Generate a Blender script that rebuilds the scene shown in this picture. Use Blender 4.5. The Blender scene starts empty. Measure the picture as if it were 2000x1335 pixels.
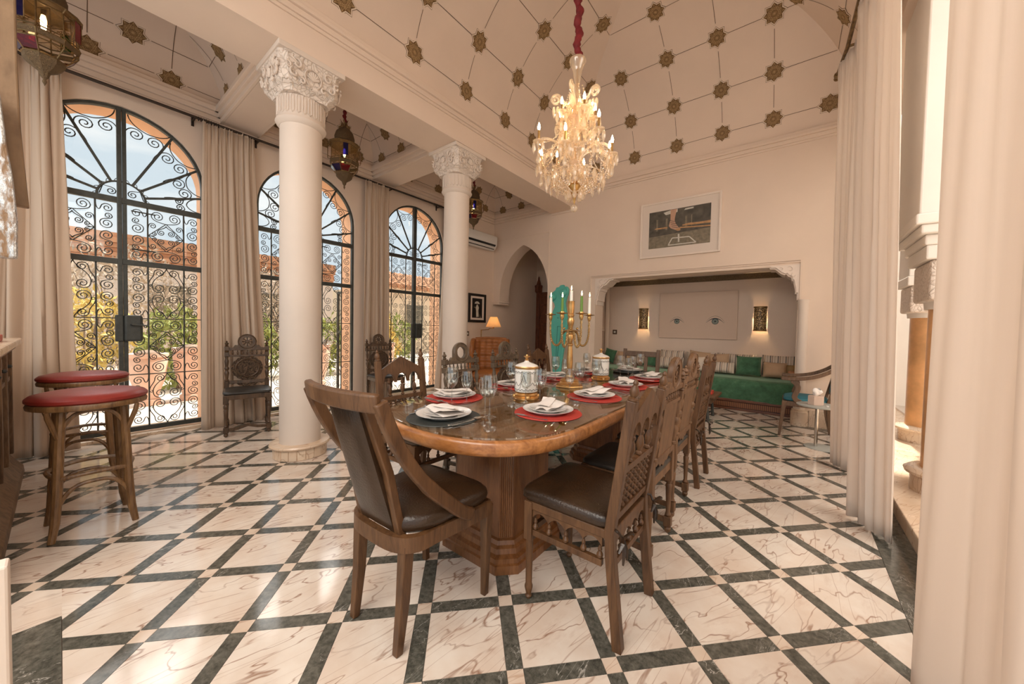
import bpy, bmesh, math, random
from mathutils import Vector, Matrix, Euler
R = math.radians
PI = math.pi
random.seed(7)
scene = bpy.context.scene
COL = scene.collection

# ------------------------------------------------------------------ camera
FPX, YAW, PIT, ROL, CXP, CYP, CAMH = 688.3, -.6504, -.029, .0213, 1020.5, 660.5, 1.25
fw = Vector((math.sin(YAW)*math.cos(PIT), math.cos(YAW)*math.cos(PIT), math.sin(PIT)))
rt = Vector((math.cos(YAW), -math.sin(YAW), 0))
up = rt.cross(fw)
r2 = rt*math.cos(ROL)+up*math.sin(ROL)
u2 = -rt*math.sin(ROL)+up*math.cos(ROL)
cam = bpy.data.cameras.new('camera')
camo = bpy.data.objects.new('camera', cam)
COL.objects.link(camo)
m = Matrix.Identity(4)
for i in range(3):
    m[i][0], m[i][1], m[i][2] = r2[i], u2[i], -fw[i]
m[2][3] = CAMH
camo.matrix_world = m
cam.sensor_fit = 'HORIZONTAL'
cam.sensor_width = 36
cam.lens = FPX/2000*36
cam.shift_x = -(CXP-1000)/2000
cam.shift_y = (CYP-667.5)/2000
cam.clip_start = .05
cam.clip_end = 200
scene.camera = camo

# ------------------------------------------------------------------ view, sky, sun
scene.view_settings.view_transform = 'Standard'
scene.view_settings.look = 'None'
scene.view_settings.gamma = 1
scene.view_settings.use_curve_mapping = False
scene.view_settings.exposure = 0.62
scene.cycles.transparent_max_bounces = 32

world = bpy.data.worlds.new('sky')
scene.world = world
world.use_nodes = True
wt = world.node_tree
wt.nodes.clear()
wo = wt.nodes.new('ShaderNodeOutputWorld')
wb = wt.nodes.new('ShaderNodeBackground')
wc = wt.nodes.new('ShaderNodeTexCoord')
wn = wt.nodes.new('ShaderNodeTexNoise')
wn.inputs['Scale'].default_value = 5
wn.inputs['Detail'].default_value = 6
wm = wt.nodes.new('ShaderNodeMapping')
wm.inputs['Scale'].default_value = (1, 1, 3)
wr = wt.nodes.new('ShaderNodeValToRGB')
wr.color_ramp.elements[0].position = .46
wr.color_ramp.elements[0].color = (.62, .71, .77, 1)
wr.color_ramp.elements[1].position = .72
wr.color_ramp.elements[1].color = (.93, .93, .91, 1)
wt.links.new(wc.outputs['Generated'], wm.inputs['Vector'])
wt.links.new(wm.outputs['Vector'], wn.inputs['Vector'])
wt.links.new(wn.outputs['Fac'], wr.inputs['Fac'])
wt.links.new(wr.outputs['Color'], wb.inputs['Color'])
wb.inputs['Strength'].default_value = .78
wt.links.new(wb.outputs['Background'], wo.inputs['Surface'])

def light(name, kind, loc, rot, energy, color, **kw):
    l = bpy.data.lights.new(name, kind)
    l.energy = energy
    l.color = color
    for k, v in kw.items():
        setattr(l, k, v)
    o = bpy.data.objects.new(name, l)
    COL.objects.link(o)
    o.location = loc
    o.rotation_euler = rot
    return o

light('sun', 'SUN', (0, 0, 10), Vector((.0, -.55, -.83)).to_track_quat('-Z', 'Y').to_euler(), 4.5, (1, .92, .80), angle=R(2))
# added area fill behind the camera, standing in for daylight from the open room
light('rear_fill', 'AREA', (-.7, -2.1, 4.1), (R(42), 0, R(8)), 138, (1, .89, .78), shape='RECTANGLE', size=3.8, size_y=2.2)
# added area lamp standing in for sky light, hidden above the door sight line
light('terrace_fill', 'AREA', (-8.6, 2.3, 6.0), (0, R(-52), 0), 440, (1, .93, .86), shape='RECTANGLE', size=3.0, size_y=9.0)
light('patio_fill', 'AREA', (3.4, 2.3, 3.5), (0, R(62), 0), 150, (1, .90, .79), shape='RECTANGLE', size=3.0, size_y=6.0)  # added out-of-view area lamp in place of patio daylight

# ------------------------------------------------------------------ materials
MATS = {}
class N:
    def __init__(s, name):
        s.m = bpy.data.materials.new(name)
        s.m.use_nodes = True
        s.t = s.m.node_tree
        s.b = s.t.nodes['Principled BSDF']
        s.o = s.t.nodes['Material Output']
        MATS[name] = s.m
    def n(s, ty, **kw):
        x = s.t.nodes.new('ShaderNode'+ty)
        for k, v in kw.items():
            if k in x.inputs.keys():
                x.inputs[k].default_value = v
            else:
                setattr(x, k, v)
        return x
    def l(s, a, b):
        s.t.links.new(a, b)
    def ramp(s, fac, stops):
        r = s.n('ValToRGB')
        e = r.color_ramp.elements
        while len(e) < len(stops):
            e.new(.5)
        for el, (p, c) in zip(e, stops):
            el.position = p
            el.color = (*c, 1)
        s.l(fac, r.inputs['Fac'])
        return r.outputs['Color']
    def bump(s, h, strength=.2, dist=.01):
        b = s.n('Bump', Strength=strength, Distance=dist)
        s.l(h, b.inputs['Height'])
        s.l(b.outputs['Normal'], s.b.inputs['Normal'])
    def coords(s, rnd=False, scale=(1, 1, 1), kind='Object'):
        tc = s.n('TexCoord')
        v = tc.outputs[kind]
        if rnd:
            oi = s.n('ObjectInfo')
            mu = s.n('VectorMath', operation='MULTIPLY')
            cb = s.n('CombineXYZ')
            s.l(oi.outputs['Random'], cb.inputs[0])
            s.l(oi.outputs['Random'], cb.inputs[1])
            s.l(oi.outputs['Random'], cb.inputs[2])
            s.l(cb.outputs[0], mu.inputs[0])
            mu.inputs[1].default_value = (37, 91, 53)
            ad = s.n('VectorMath', operation='ADD')
            s.l(v, ad.inputs[0])
            s.l(mu.outputs[0], ad.inputs[1])
            v = ad.outputs[0]
        mp = s.n('Mapping')
        mp.inputs['Scale'].default_value = scale
        s.l(v, mp.inputs['Vector'])
        return mp.outputs['Vector']

def plain(name, c, rough=.5, metal=0, var=0, vscale=8, bump=0, bscale=60, coat=0, **kw):
    x = N(name)
    x.b.inputs['Base Color'].default_value = (*c, 1)
    x.b.inputs['Roughness'].default_value = rough
    x.b.inputs['Metallic'].default_value = metal
    if coat:
        x.b.inputs['Coat Weight'].default_value = coat
        x.b.inputs['Coat Roughness'].default_value = .15
    for k, v in kw.items():
        x.b.inputs[k.replace('_', ' ')].default_value = v
    if var or bump:
        co = x.coords(True)
    if var:
        nz = x.n('TexNoise', Scale=vscale, Detail=5, Roughness=.6)
        x.l(co, nz.inputs['Vector'])
        lo = tuple(max(0, v*(1-var)) for v in c)
        hi = tuple(min(1, v*(1+var)) for v in c)
        x.l(x.ramp(nz.outputs['Fac'], [(.3, lo), (.7, hi)]), x.b.inputs['Base Color'])
    if bump:
        nb = x.n('TexNoise', Scale=bscale, Detail=4)
        x.l(co, nb.inputs['Vector'])
        x.bump(nb.outputs['Fac'], bump, .006)
    return x.m

def wood(name, c1, c2, scale=(3, 3, 18), rough=.42, coat=.0, bump=.12):
    x = N(name)
    co = x.coords(True, scale)
    nz = x.n('TexNoise', Scale=1.6, Detail=8, Roughness=.62, Distortion=1.2)
    x.l(co, nz.inputs['Vector'])
    n2 = x.n('TexNoise', Scale=9, Detail=3)
    x.l(co, n2.inputs['Vector'])
    mx = x.n('Math', operation='MULTIPLY_ADD')
    x.l(n2.outputs['Fac'], mx.inputs[0])
    mx.inputs[1].default_value = .35
    x.l(nz.outputs['Fac'], mx.inputs[2])
    mid = tuple((a+b)/2 for a, b in zip(c1, c2))
    x.l(x.ramp(mx.outputs[0], [(.48, c1), (.66, mid), (.85, c2)]), x.b.inputs['Base Color'])
    x.b.inputs['Roughness'].default_value = rough
    x.b.inputs['Coat Weight'].default_value = coat
    x.b.inputs['Coat Roughness'].default_value = .2
    x.bump(mx.outputs[0], bump, .004)
    return x.m

WALLC = (.80, .645, .525)
plain('plaster', WALLC, .8, var=.035, vscale=1.3, bump=.05, bscale=25)
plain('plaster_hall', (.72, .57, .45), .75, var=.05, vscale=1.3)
plain('stucco', (.82, .70, .61), .8, var=.04, vscale=3, bump=.1, bscale=40)
plain('column_white', (.74, .63, .54), .55, var=.03, vscale=2)
plain('tadelakt', (.80, .44, .20), .35, var=.22, vscale=4)
plain('terracotta_plaster', (.72, .42, .25), .8, var=.1, vscale=3)
plain('patio_white', (.86, .80, .73), .8, var=.03, vscale=2)
plain('star_brown', (.15, .078, .026), .7, var=.25, vscale=30)
plain('star_line', (.15, .085, .045), .7)
plain('star_cream', (.80, .66, .52), .7)
plain('star_tan', (.46, .30, .14), .7)
wood('walnut', (.070, .036, .018), (.19, .105, .055), (14, 14, 2), .42)
wood('walnut_chair', (.060, .024, .0080), (.152, .070, .027), (14, 14, 2), .45)
wood('greywood', (.082, .037, .015), (.19, .096, .043), (12, 12, 2), .5)
wood('darkcarved', (.038, .020, .010), (.125, .070, .036), (12, 12, 3), .4)
wood('greycarved', (.060, .038, .023), (.165, .112, .068), (12, 12, 3), .45)
wood('table_wood', (.25, .085, .022), (.52, .22, .070), (3, 10, 10), .3, .4)
wood('pedestal_wood', (.150, .052, .015), (.29, .118, .040), (12, 12, 2), .35, .3)
wood('stool_wood', (.095, .043, .015), (.27, .145, .058), (14, 14, 2), .4, .2)
wood('bar_wood', (.09, .045, .020), (.26, .150, .075), (12, 12, 2), .5)
wood('board_wood', (.15, .085, .042), (.30, .19, .105), (4, 4, 1.4), .6)
wood('door_wood', (.085, .022, .010), (.22, .070, .030), (10, 10, 2), .4)
wood('sofa_wood', (.075, .020, .009), (.19, .065, .026), (2, 10, 10), .35, .3)
plain('leather_dark', (.033, .0165, .0075), .30, Specular_IOR_Level=.5, var=.5, vscale=4, bump=.25, bscale=120)
plain('leather_black', (.028, .024, .020), .35, var=.3, vscale=5, bump=.2, bscale=120)
plain('leather_tan', (.38, .135, .035), .38, var=.22, vscale=6, bump=.2, bscale=120)
plain('leather_red', (.25, .026, .019), .40, var=.12, vscale=6, bump=.1, bscale=120)
plain('button_dark', (.12, .04, .012), .5)
plain('teal_fabric', (.030, .16, .20), .7, var=.15, bump=.1, bscale=200)
plain('brass', (.52, .32, .12), .32, 1, var=.2, vscale=12)
plain('gilt', (.62, .36, .14), .3, .9, var=.25, vscale=15, bump=.15, bscale=60)
plain('aged_brass', (.20, .125, .055), .42, .85, var=.4, vscale=30, bump=.3, bscale=140)
plain('iron', (.066, .070, .064), .5, .45, var=.2, vscale=20, bump=.1, bscale=80)
plain('rod_iron', (.045, .030, .022), .5, .5)
plain('steel', (.62, .60, .57), .22, 1)
plain('chrome', (.70, .66, .60), .2, 1)
plain('china', (.86, .82, .78), .12, coat=.5)
plain('napkin', (.86, .80, .75), .85, var=.03, bump=.1, bscale=150)
plain('red_mat', (.52, .045, .030), .65, bump=.3, bscale=160)
plain('black_mat', (.035, .040, .036), .5, bump=.2, bscale=160)
plain('jar_white', (.84, .80, .74), .15, coat=.5)
plain('jar_paint', (.13, .12, .11), .4)
plain('candle_white', (.88, .84, .76), .5, Subsurface_Weight=.2)
plain('candle_green', (.13, .24, .035), .5)
plain('statue_teal', (.10, .46, .38), .55, var=.05, vscale=6)
plain('statue_line', (.035, .22, .20), .6)
plain('white_plastic', (.82, .78, .73), .35)
plain('black_plastic', (.02, .02, .02), .4)
plain('frame_black', (.018, .014, .012), .35)
plain('frame_white', (.82, .70, .60), .6)
plain('matboard', (.82, .71, .62), .8, Specular_IOR_Level=.1)
plain('photo_dark', (.085, .072, .052), .45, var=.5, vscale=14)
plain('photo_mid', (.22, .18, .12), .5, var=.35, vscale=20)
plain('photo_light', (.66, .62, .54), .5, var=.15, vscale=14)
plain('skin_print', (.56, .33, .22), .5, var=.1, vscale=20)
plain('plank_print', (.52, .28, .12), .5, var=.3, vscale=30)
plain('eye_panel', (.72, .55, .43), .35, var=.02, vscale=2, Specular_IOR_Level=.12)
plain('ink', (.020, .025, .024), .4)
plain('ink_grey', (.22, .25, .20), .4, var=.4, vscale=60)
plain('switch_brown', (.10, .055, .03), .4)
plain('cushion_tan', (.52, .34, .21), .9, var=.08, vscale=8, bump=.1, bscale=200)
plain('cushion_gold', (.34, .20, .075), .7, var=.12)
plain('cushion_rust', (.42, .19, .09), .9, var=.2)
plain('cushion_cream', (.72, .60, .49), .9, var=.04)
plain('paper_red', (.58, .060, .035), .4)
plain('tissue_box', (.66, .50, .41), .6, var=.06)
plain('tissue', (.88, .84, .80), .9)
plain('velvet_red', (.17, .008, .010), .7, var=.3, vscale=20)
plain('round_table_grey', (.42, .42, .38), .4)
plain('frieze', (.30, .21, .11), .6, var=.5, vscale=60, bump=.4, bscale=120)
plain('pavement', (.66, .56, .47), .8, var=.06, vscale=1)
plain('stone_pink', (.72, .50, .39), .8, var=.12, vscale=6)
plain('brick_terracotta', (.60, .31, .17), .85, var=.25, vscale=5)
plain('house_cream', (.78, .62, .44), .85, var=.05)
plain('house_pink', (.80, .68, .58), .85, var=.10, vscale=2)
plain('leaf_green', (.30, .34, .09), .6, var=.4, vscale=3)
plain('leaf_gold', (.60, .46, .13), .6, var=.35, vscale=3)
plain('leaf_dry', (.55, .45, .35), .7, var=.3, vscale=3)
plain('bark', (.24, .17, .12), .8, var=.3)
plain('rope', (.40, .25, .10), .4, .6)

def velvet():
    x = N('velvet_green')
    co = x.coords(True)
    nz = x.n('TexNoise', Scale=7, Detail=6, Roughness=.7)
    x.l(co, nz.inputs['Vector'])
    x.l(x.ramp(nz.outputs['Fac'], [(.3, (.022, .075, .034)), (.55, (.056, .155, .076)), (.8, (.14, .26, .145))]), x.b.inputs['Base Color'])
    x.b.inputs['Roughness'].default_value = .85
    x.b.inputs['Sheen Weight'].default_value = .8
    x.b.inputs['Sheen Tint'].default_value = (.55, .72, .5, 1)
velvet()

def marble():
    for nm, base, alt, vein, rough in (('marble_cream', (.74, .60, .49), (.83, .73, .63), (.27, .115, .055), .10),
                                ('marble_inset', (.70, .54, .415), (.77, .63, .51), (.56, .37, .26), .10),
                                ('marble_step', (.72, .52, .36), (.80, .64, .48), (.42, .25, .14), .25)):
        x = N(nm)
        co = x.coords(True)
        n1 = x.n('TexNoise', Scale=5, Detail=4, Roughness=.55)
        x.l(co, n1.inputs['Vector'])
        basec = x.ramp(n1.outputs['Fac'], [(.35, base), (.65, alt)])
        # long veins in one main direction per tile
        rot = x.n('VectorRotate', rotation_type='Z_AXIS')
        x.l(co, rot.inputs['Vector'])
        oi = x.n('ObjectInfo')
        am = x.n('Math', operation='MULTIPLY')
        x.l(oi.outputs['Random'], am.inputs[0])
        am.inputs[1].default_value = .6
        x.l(am.outputs[0], rot.inputs['Angle'])
        mp = x.n('Mapping')
        mp.inputs['Scale'].default_value = (7.5, 2.4, 4)
        x.l(rot.outputs[0], mp.inputs['Vector'])
        n2 = x.n('TexNoise', Scale=1.0, Detail=3.2, Roughness=.5, Distortion=.35)
        x.l(mp.outputs[0], n2.inputs['Vector'])
        sb = x.n('Math', operation='SUBTRACT')
        x.l(n2.outputs['Fac'], sb.inputs[0])
        sb.inputs[1].default_value = .5
        ab = x.n('Math', operation='ABSOLUTE')
        x.l(sb.outputs[0], ab.inputs[0])
        vf = x.n('MapRange')
        vf.inputs['From Min'].default_value = 0
        vf.inputs['From Max'].default_value = .0125
        vf.inputs['To Min'].default_value = 1
        vf.inputs['To Max'].default_value = 0
        x.l(ab.outputs[0], vf.inputs['Value'])
        n3 = x.n('TexNoise', Scale=4, Detail=2)
        x.l(co, n3.inputs['Vector'])
        mr = x.n('MapRange')
        mr.inputs['From Min'].default_value = .36
        mr.inputs['From Max'].default_value = .58
        mr.inputs['To Min'].default_value = .2
        mr.inputs['To Max'].default_value = .85
        x.l(n3.outputs['Fac'], mr.inputs['Value'])
        mu = x.n('Math', operation='MULTIPLY')
        x.l(vf.outputs[0], mu.inputs[0])
        x.l(mr.outputs[0], mu.inputs[1])
        mpb = x.n('Mapping')
        mpb.inputs['Scale'].default_value = (20, 1.6, 4)
        mpb.inputs['Rotation'].default_value = (0, 0, .35)
        x.l(rot.outputs[0], mpb.inputs['Vector'])
        n5 = x.n('TexNoise', Scale=.8, Detail=1.6, Roughness=.5, Distortion=.25)
        x.l(mpb.outputs[0], n5.inputs['Vector'])
        hair = x.ramp(n5.outputs['Fac'], [(.490, (0, 0, 0)), (.5, (.55, .55, .55)), (.510, (0, 0, 0))])
        mh = x.n('MixRGB')
        x.l(hair, mh.inputs[0])
        x.l(basec, mh.inputs[1])
        mh.inputs[2].default_value = (.36, .18, .11, 1)
        basec = mh.outputs[0]
        mix = x.n('MixRGB')
        x.l(mu.outputs[0], mix.inputs[0])
        x.l(basec, mix.inputs[1])
        mix.inputs[2].default_value = (*vein, 1)
        # soft rusty clouding
        n4 = x.n('TexNoise', Scale=2.2, Detail=5, Roughness=.7)
        x.l(mp.outputs[0], n4.inputs['Vector'])
        cl = x.n('MapRange')
        cl.inputs['From Min'].default_value = .56
        cl.inputs['From Max'].default_value = .80
        cl.inputs['To Max'].default_value = .40
        x.l(n4.outputs['Fac'], cl.inputs['Value'])
        mix2 = x.n('MixRGB')
        x.l(cl.outputs[0], mix2.inputs[0])
        x.l(mix.outputs[0], mix2.inputs[1])
        mix2.inputs[2].default_value = (.47, .265, .175, 1)
        x.l(mix2.outputs[0], x.b.inputs['Base Color'])
        x.b.inputs['Roughness'].default_value = rough
        x.b.inputs['IOR'].default_value = 1.62
    x = N('marble_dark')
    co = x.coords(True)
    n1 = x.n('TexNoise', Scale=40, Detail=5, Roughness=.7)
    x.l(co, n1.inputs['Vector'])
    basec = x.ramp(n1.outputs['Fac'], [(.35, (.056, .054, .043)), (.70, (.17, .16, .130))])
    mp = x.n('Mapping')
    mp.inputs['Scale'].default_value = (7, 2.5, 4)
    mp.inputs['Rotation'].default_value = (0, 0, .7)
    x.l(co, mp.inputs['Vector'])
    n2 = x.n('TexNoise', Scale=1.3, Detail=6, Roughness=.6, Distortion=1.0)
    x.l(mp.outputs[0], n2.inputs['Vector'])
    vv = x.ramp(n2.outputs['Fac'], [(.492, (0, 0, 0)), (.5, (.8, .8, .8)), (.508, (0, 0, 0))])
    n3 = x.n('TexNoise', Scale=3, Detail=2)
    x.l(co, n3.inputs['Vector'])
    gate = x.ramp(n3.outputs['Fac'], [(.50, (0, 0, 0)), (.62, (1, 1, 1))])
    mg = x.n('MixRGB', blend_type='MULTIPLY')
    mg.inputs[0].default_value = 1
    x.l(vv, mg.inputs[1])
    x.l(gate, mg.inputs[2])
    mix = x.n('MixRGB')
    x.l(mg.outputs[0], mix.inputs[0])
    x.l(basec, mix.inputs[1])
    mix.inputs[2].default_value = (.62, .58, .52, 1)
    x.l(mix.outputs[0], x.b.inputs['Base Color'])
    x.b.inputs['Roughness'].default_value = .11
marble()
plain('grout', (.42, .34, .28), .8)

def curtain_mat(nm, c, tr):
    x = N(nm)
    co = x.coords(False, (1, 1, 1))
    nz = x.n('TexNoise', Scale=220, Detail=2)
    x.l(co, nz.inputs['Vector'])
    x.b.inputs['Base Color'].default_value = (*c, 1)
    x.b.inputs['Roughness'].default_value = .9
    x.b.inputs['Sheen Weight'].default_value = .2
    x.bump(nz.outputs['Fac'], .08, .002)
    t = x.n('BsdfTranslucent')
    t.inputs['Color'].default_value = (*c, 1)
    mx = x.n('MixShader')
    mx.inputs[0].default_value = tr
    x.l(x.b.outputs[0], mx.inputs[1])
    x.l(t.outputs[0], mx.inputs[2])
    x.l(mx.outputs[0], x.o.inputs['Surface'])
curtain_mat('curtain_linen', (.72, .57, .44), .26)
curtain_mat('curtain_white', (.89, .79, .70), .40)
curtain_mat('lampshade', (.84, .60, .36), .45)

def glass_thin(nm, tint, rough=.0, ior=1.5, haze=.0, hz=(1, 1, 1)):
    x = N(nm)
    fr = x.n('Fresnel', IOR=ior)
    ge = x.n('NewGeometry')
    im = x.n('Math', operation='MULTIPLY_ADD')
    x.l(ge.outputs['Backfacing'], im.inputs[0])
    im.inputs[1].default_value = 1/ior-ior
    im.inputs[2].default_value = ior
    x.l(im.outputs[0], fr.inputs['IOR'])
    tr = x.n('BsdfTransparent')
    tr.inputs['Color'].default_value = (*tint, 1)
    gl = x.n('BsdfGlossy')
    gl.inputs['Roughness'].default_value = rough
    gl.inputs['Color'].default_value = (1, 1, 1, 1)
    mx = x.n('MixShader')
    x.l(fr.outputs[0], mx.inputs[0])
    if haze:
        tl = x.n('BsdfTranslucent')
        tl.inputs['Color'].default_value = (*hz, 1)
        df = x.n('BsdfDiffuse')
        df.inputs['Color'].default_value = (*hz, 1)
        a = x.n('MixShader')
        a.inputs[0].default_value = .5
        x.l(tl.outputs[0], a.inputs[1])
        x.l(df.outputs[0], a.inputs[2])
        b = x.n('MixShader')
        b.inputs[0].default_value = haze
        x.l(tr.outputs[0], b.inputs[1])
        x.l(a.outputs[0], b.inputs[2])
        x.l(b.outputs[0], mx.inputs[1])
    else:
        x.l(tr.outputs[0], mx.inputs[1])
    x.l(gl.outputs[0], mx.inputs[2])
    x.l(mx.outputs[0], x.o.inputs['Surface'])
glass_thin('glass_clear', (.90, .91, .90), 0, 1.9)
glass_thin('glass_table', (.90, .93, .90), 0.0, 2.5)
glass_thin('glass_picture', (.98, .98, .98), 0, 1.15)
glass_thin('glass_window', (.96, .97, .97), 0, 1.35)
glass_thin('glass_lantern', (.90, .85, .76), .05, 1.4)
glass_thin('glass_red', (.45, .04, .05), .05, 1.45, .2, (.5, .03, .04))
glass_thin('glass_green', (.03, .30, .10), .05, 1.45, .2, (.03, .3, .1))
glass_thin('glass_blue', (.06, .06, .35), .05, 1.45, .2, (.05, .05, .3))
glass_thin('crystal', (.97, .92, .84), .03, 1.7, .30, (1, .87, .70))

def emit(nm, c, s):
    x = N(nm)
    x.b.inputs['Base Color'].default_value = (*c, 1)
    x.b.inputs['Emission Color'].default_value = (*c, 1)
    x.b.inputs['Emission Strength'].default_value = s
emit('flame', (1, .78, .42), 9)
emit('bulb', (1, .66, .30), 16)
emit('sconce_bulb', (1, .70, .36), 420)
emit('chandelier_bulb', (1, .76, .46), 55)

def sconce_mat():
    x = N('sconce_metal')
    co = x.coords(False)
    vo = x.n('TexVoronoi', Scale=70)
    x.l(co, vo.inputs['Vector'])
    x.l(x.ramp(vo.outputs['Distance'], [(.18, (.80, .50, .20)), (.30, (.11, .062, .024))]), x.b.inputs['Base Color'])
    # pierced-hole glow painted as pale dots and emission; the shade is solid
    x.l(x.ramp(vo.outputs['Distance'], [(.22, (1, .62, .26)), (.34, (0, 0, 0))]), x.b.inputs['Emission Color'])
    x.b.inputs['Emission Strength'].default_value = .32
    x.b.inputs['Roughness'].default_value = .4
    x.b.inputs['Metallic'].default_value = .4
sconce_mat()

def stripes():
    x = N('striped_fabric')
    tc = x.n('TexCoord')
    sx = x.n('SeparateXYZ')
    x.l(tc.outputs['Object'], sx.inputs[0])
    def band(freq, off, w):
        a = x.n('Math', operation='MULTIPLY_ADD')
        x.l(sx.outputs[0], a.inputs[0])
        a.inputs[1].default_value = freq
        a.inputs[2].default_value = off
        f = x.n('Math', operation='FRACT')
        x.l(a.outputs[0], f.inputs[0])
        g = x.n('Math', operation='LESS_THAN')
        x.l(f.outputs[0], g.inputs[0])
        g.inputs[1].default_value = w
        return g.outputs[0]
    m1 = x.n('MixRGB')
    m1.inputs[1].default_value = (.70, .58, .47, 1)
    m1.inputs[2].default_value = (.085, .075, .065, 1)
    x.l(band(9.5, .13, .11), m1.inputs[0])
    m2 = x.n('MixRGB')
    m2.inputs[2].default_value = (.30, .20, .12, 1)
    x.l(m1.outputs[0], m2.inputs[1])
    x.l(band(9.5, .88, .10), m2.inputs[0])
    m3 = x.n('MixRGB')
    m3.inputs[2].default_value = (.34, .25, .17, 1)
    x.l(m2.outputs[0], m3.inputs[1])
    x.l(band(9.5, .5, .05), m3.inputs[0])
    x.l(m3.outputs[0], x.b.inputs['Base Color'])
    x.b.inputs['Roughness'].default_value = .9
    y = N('leopard_fabric')
    co = y.coords(False)
    vo = y.n('TexVoronoi', Scale=38)
    y.l(co, vo.inputs['Vector'])
    y.l(y.ramp(vo.outputs['Distance'], [(.30, (.20, .07, .03)), (.42, (.66, .50, .36))]), y.b.inputs['Base Color'])
    y.b.inputs['Roughness'].default_value = .9
stripes()

def rough_mirror():
    x = N('hammered_mirror')
    co = x.coords(False, (9, 9, 3))
    nz = x.n('TexNoise', Scale=2.2, Detail=6, Roughness=.65)
    x.l(co, nz.inputs['Vector'])
    x.l(x.ramp(nz.outputs['Fac'], [(.45, (.28, .17, .09)), (.55, (.66, .70, .72))]), x.b.inputs['Base Color'])
    x.l(x.ramp(nz.outputs['Fac'], [(.45, (0, 0, 0)), (.55, (.9, .9, .9))]), x.b.inputs['Metallic'])
    x.b.inputs['Roughness'].default_value = .25
    x.bump(nz.outputs['Fac'], .6, .02)
rough_mirror()

def carved(nm, c, dark, scale, strength):
    x = N(nm)
    co = x.coords(False)
    w = x.n('TexNoise', Scale=scale*.35, Detail=2)
    x.l(co, w.inputs['Vector'])
    vo = x.n('TexVoronoi', Scale=scale, feature='DISTANCE_TO_EDGE')
    mv = x.n('VectorMath', operation='MULTIPLY_ADD')
    x.l(w.outputs['Color'], mv.inputs[0])
    mv.inputs[1].default_value = (.15, .15, .15)
    x.l(co, mv.inputs[2])
    x.l(mv.outputs[0], vo.inputs['Vector'])
    x.b.inputs['Base Color'].default_value = (*c, 1)
    x.b.inputs['Roughness'].default_value = .75
    h = x.n('MapRange')
    h.inputs['From Max'].default_value = .12
    x.l(vo.outputs['Distance'], h.inputs['Value'])
    x.l(x.ramp(h.outputs[0], [(0, dark), (.45, c)]), x.b.inputs['Base Color'])
    x.bump(h.outputs[0], strength, .02)
carved('capital_carving', (.81, .70, .61), (.66, .54, .44), 24, .5)
carved('frieze_carving', (.26, .18, .10), (.07, .045, .025), 40, .8)
carved('brass_pierced', (.22, .14, .065), (.035, .022, .012), 90, .8)
carved('wood_carving', (.120, .070, .038), (.024, .013, .007), 45, .9)

def tri_tex(nm, c, c2, freq):
    x = N(nm)
    tc = x.n('TexCoord')
    w = x.n('TexWave', Scale=freq, Distortion=0)
    x.l(tc.outputs['Object'], w.inputs['Vector'])
    x.l(x.ramp(w.outputs['Fac'], [(.3, c), (.7, c2)]), x.b.inputs['Base Color'])
    x.b.inputs['Roughness'].default_value = .4
tri_tex('sofa_inlay', (.10, .030, .014), (.30, .12, .045), 12)
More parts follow.
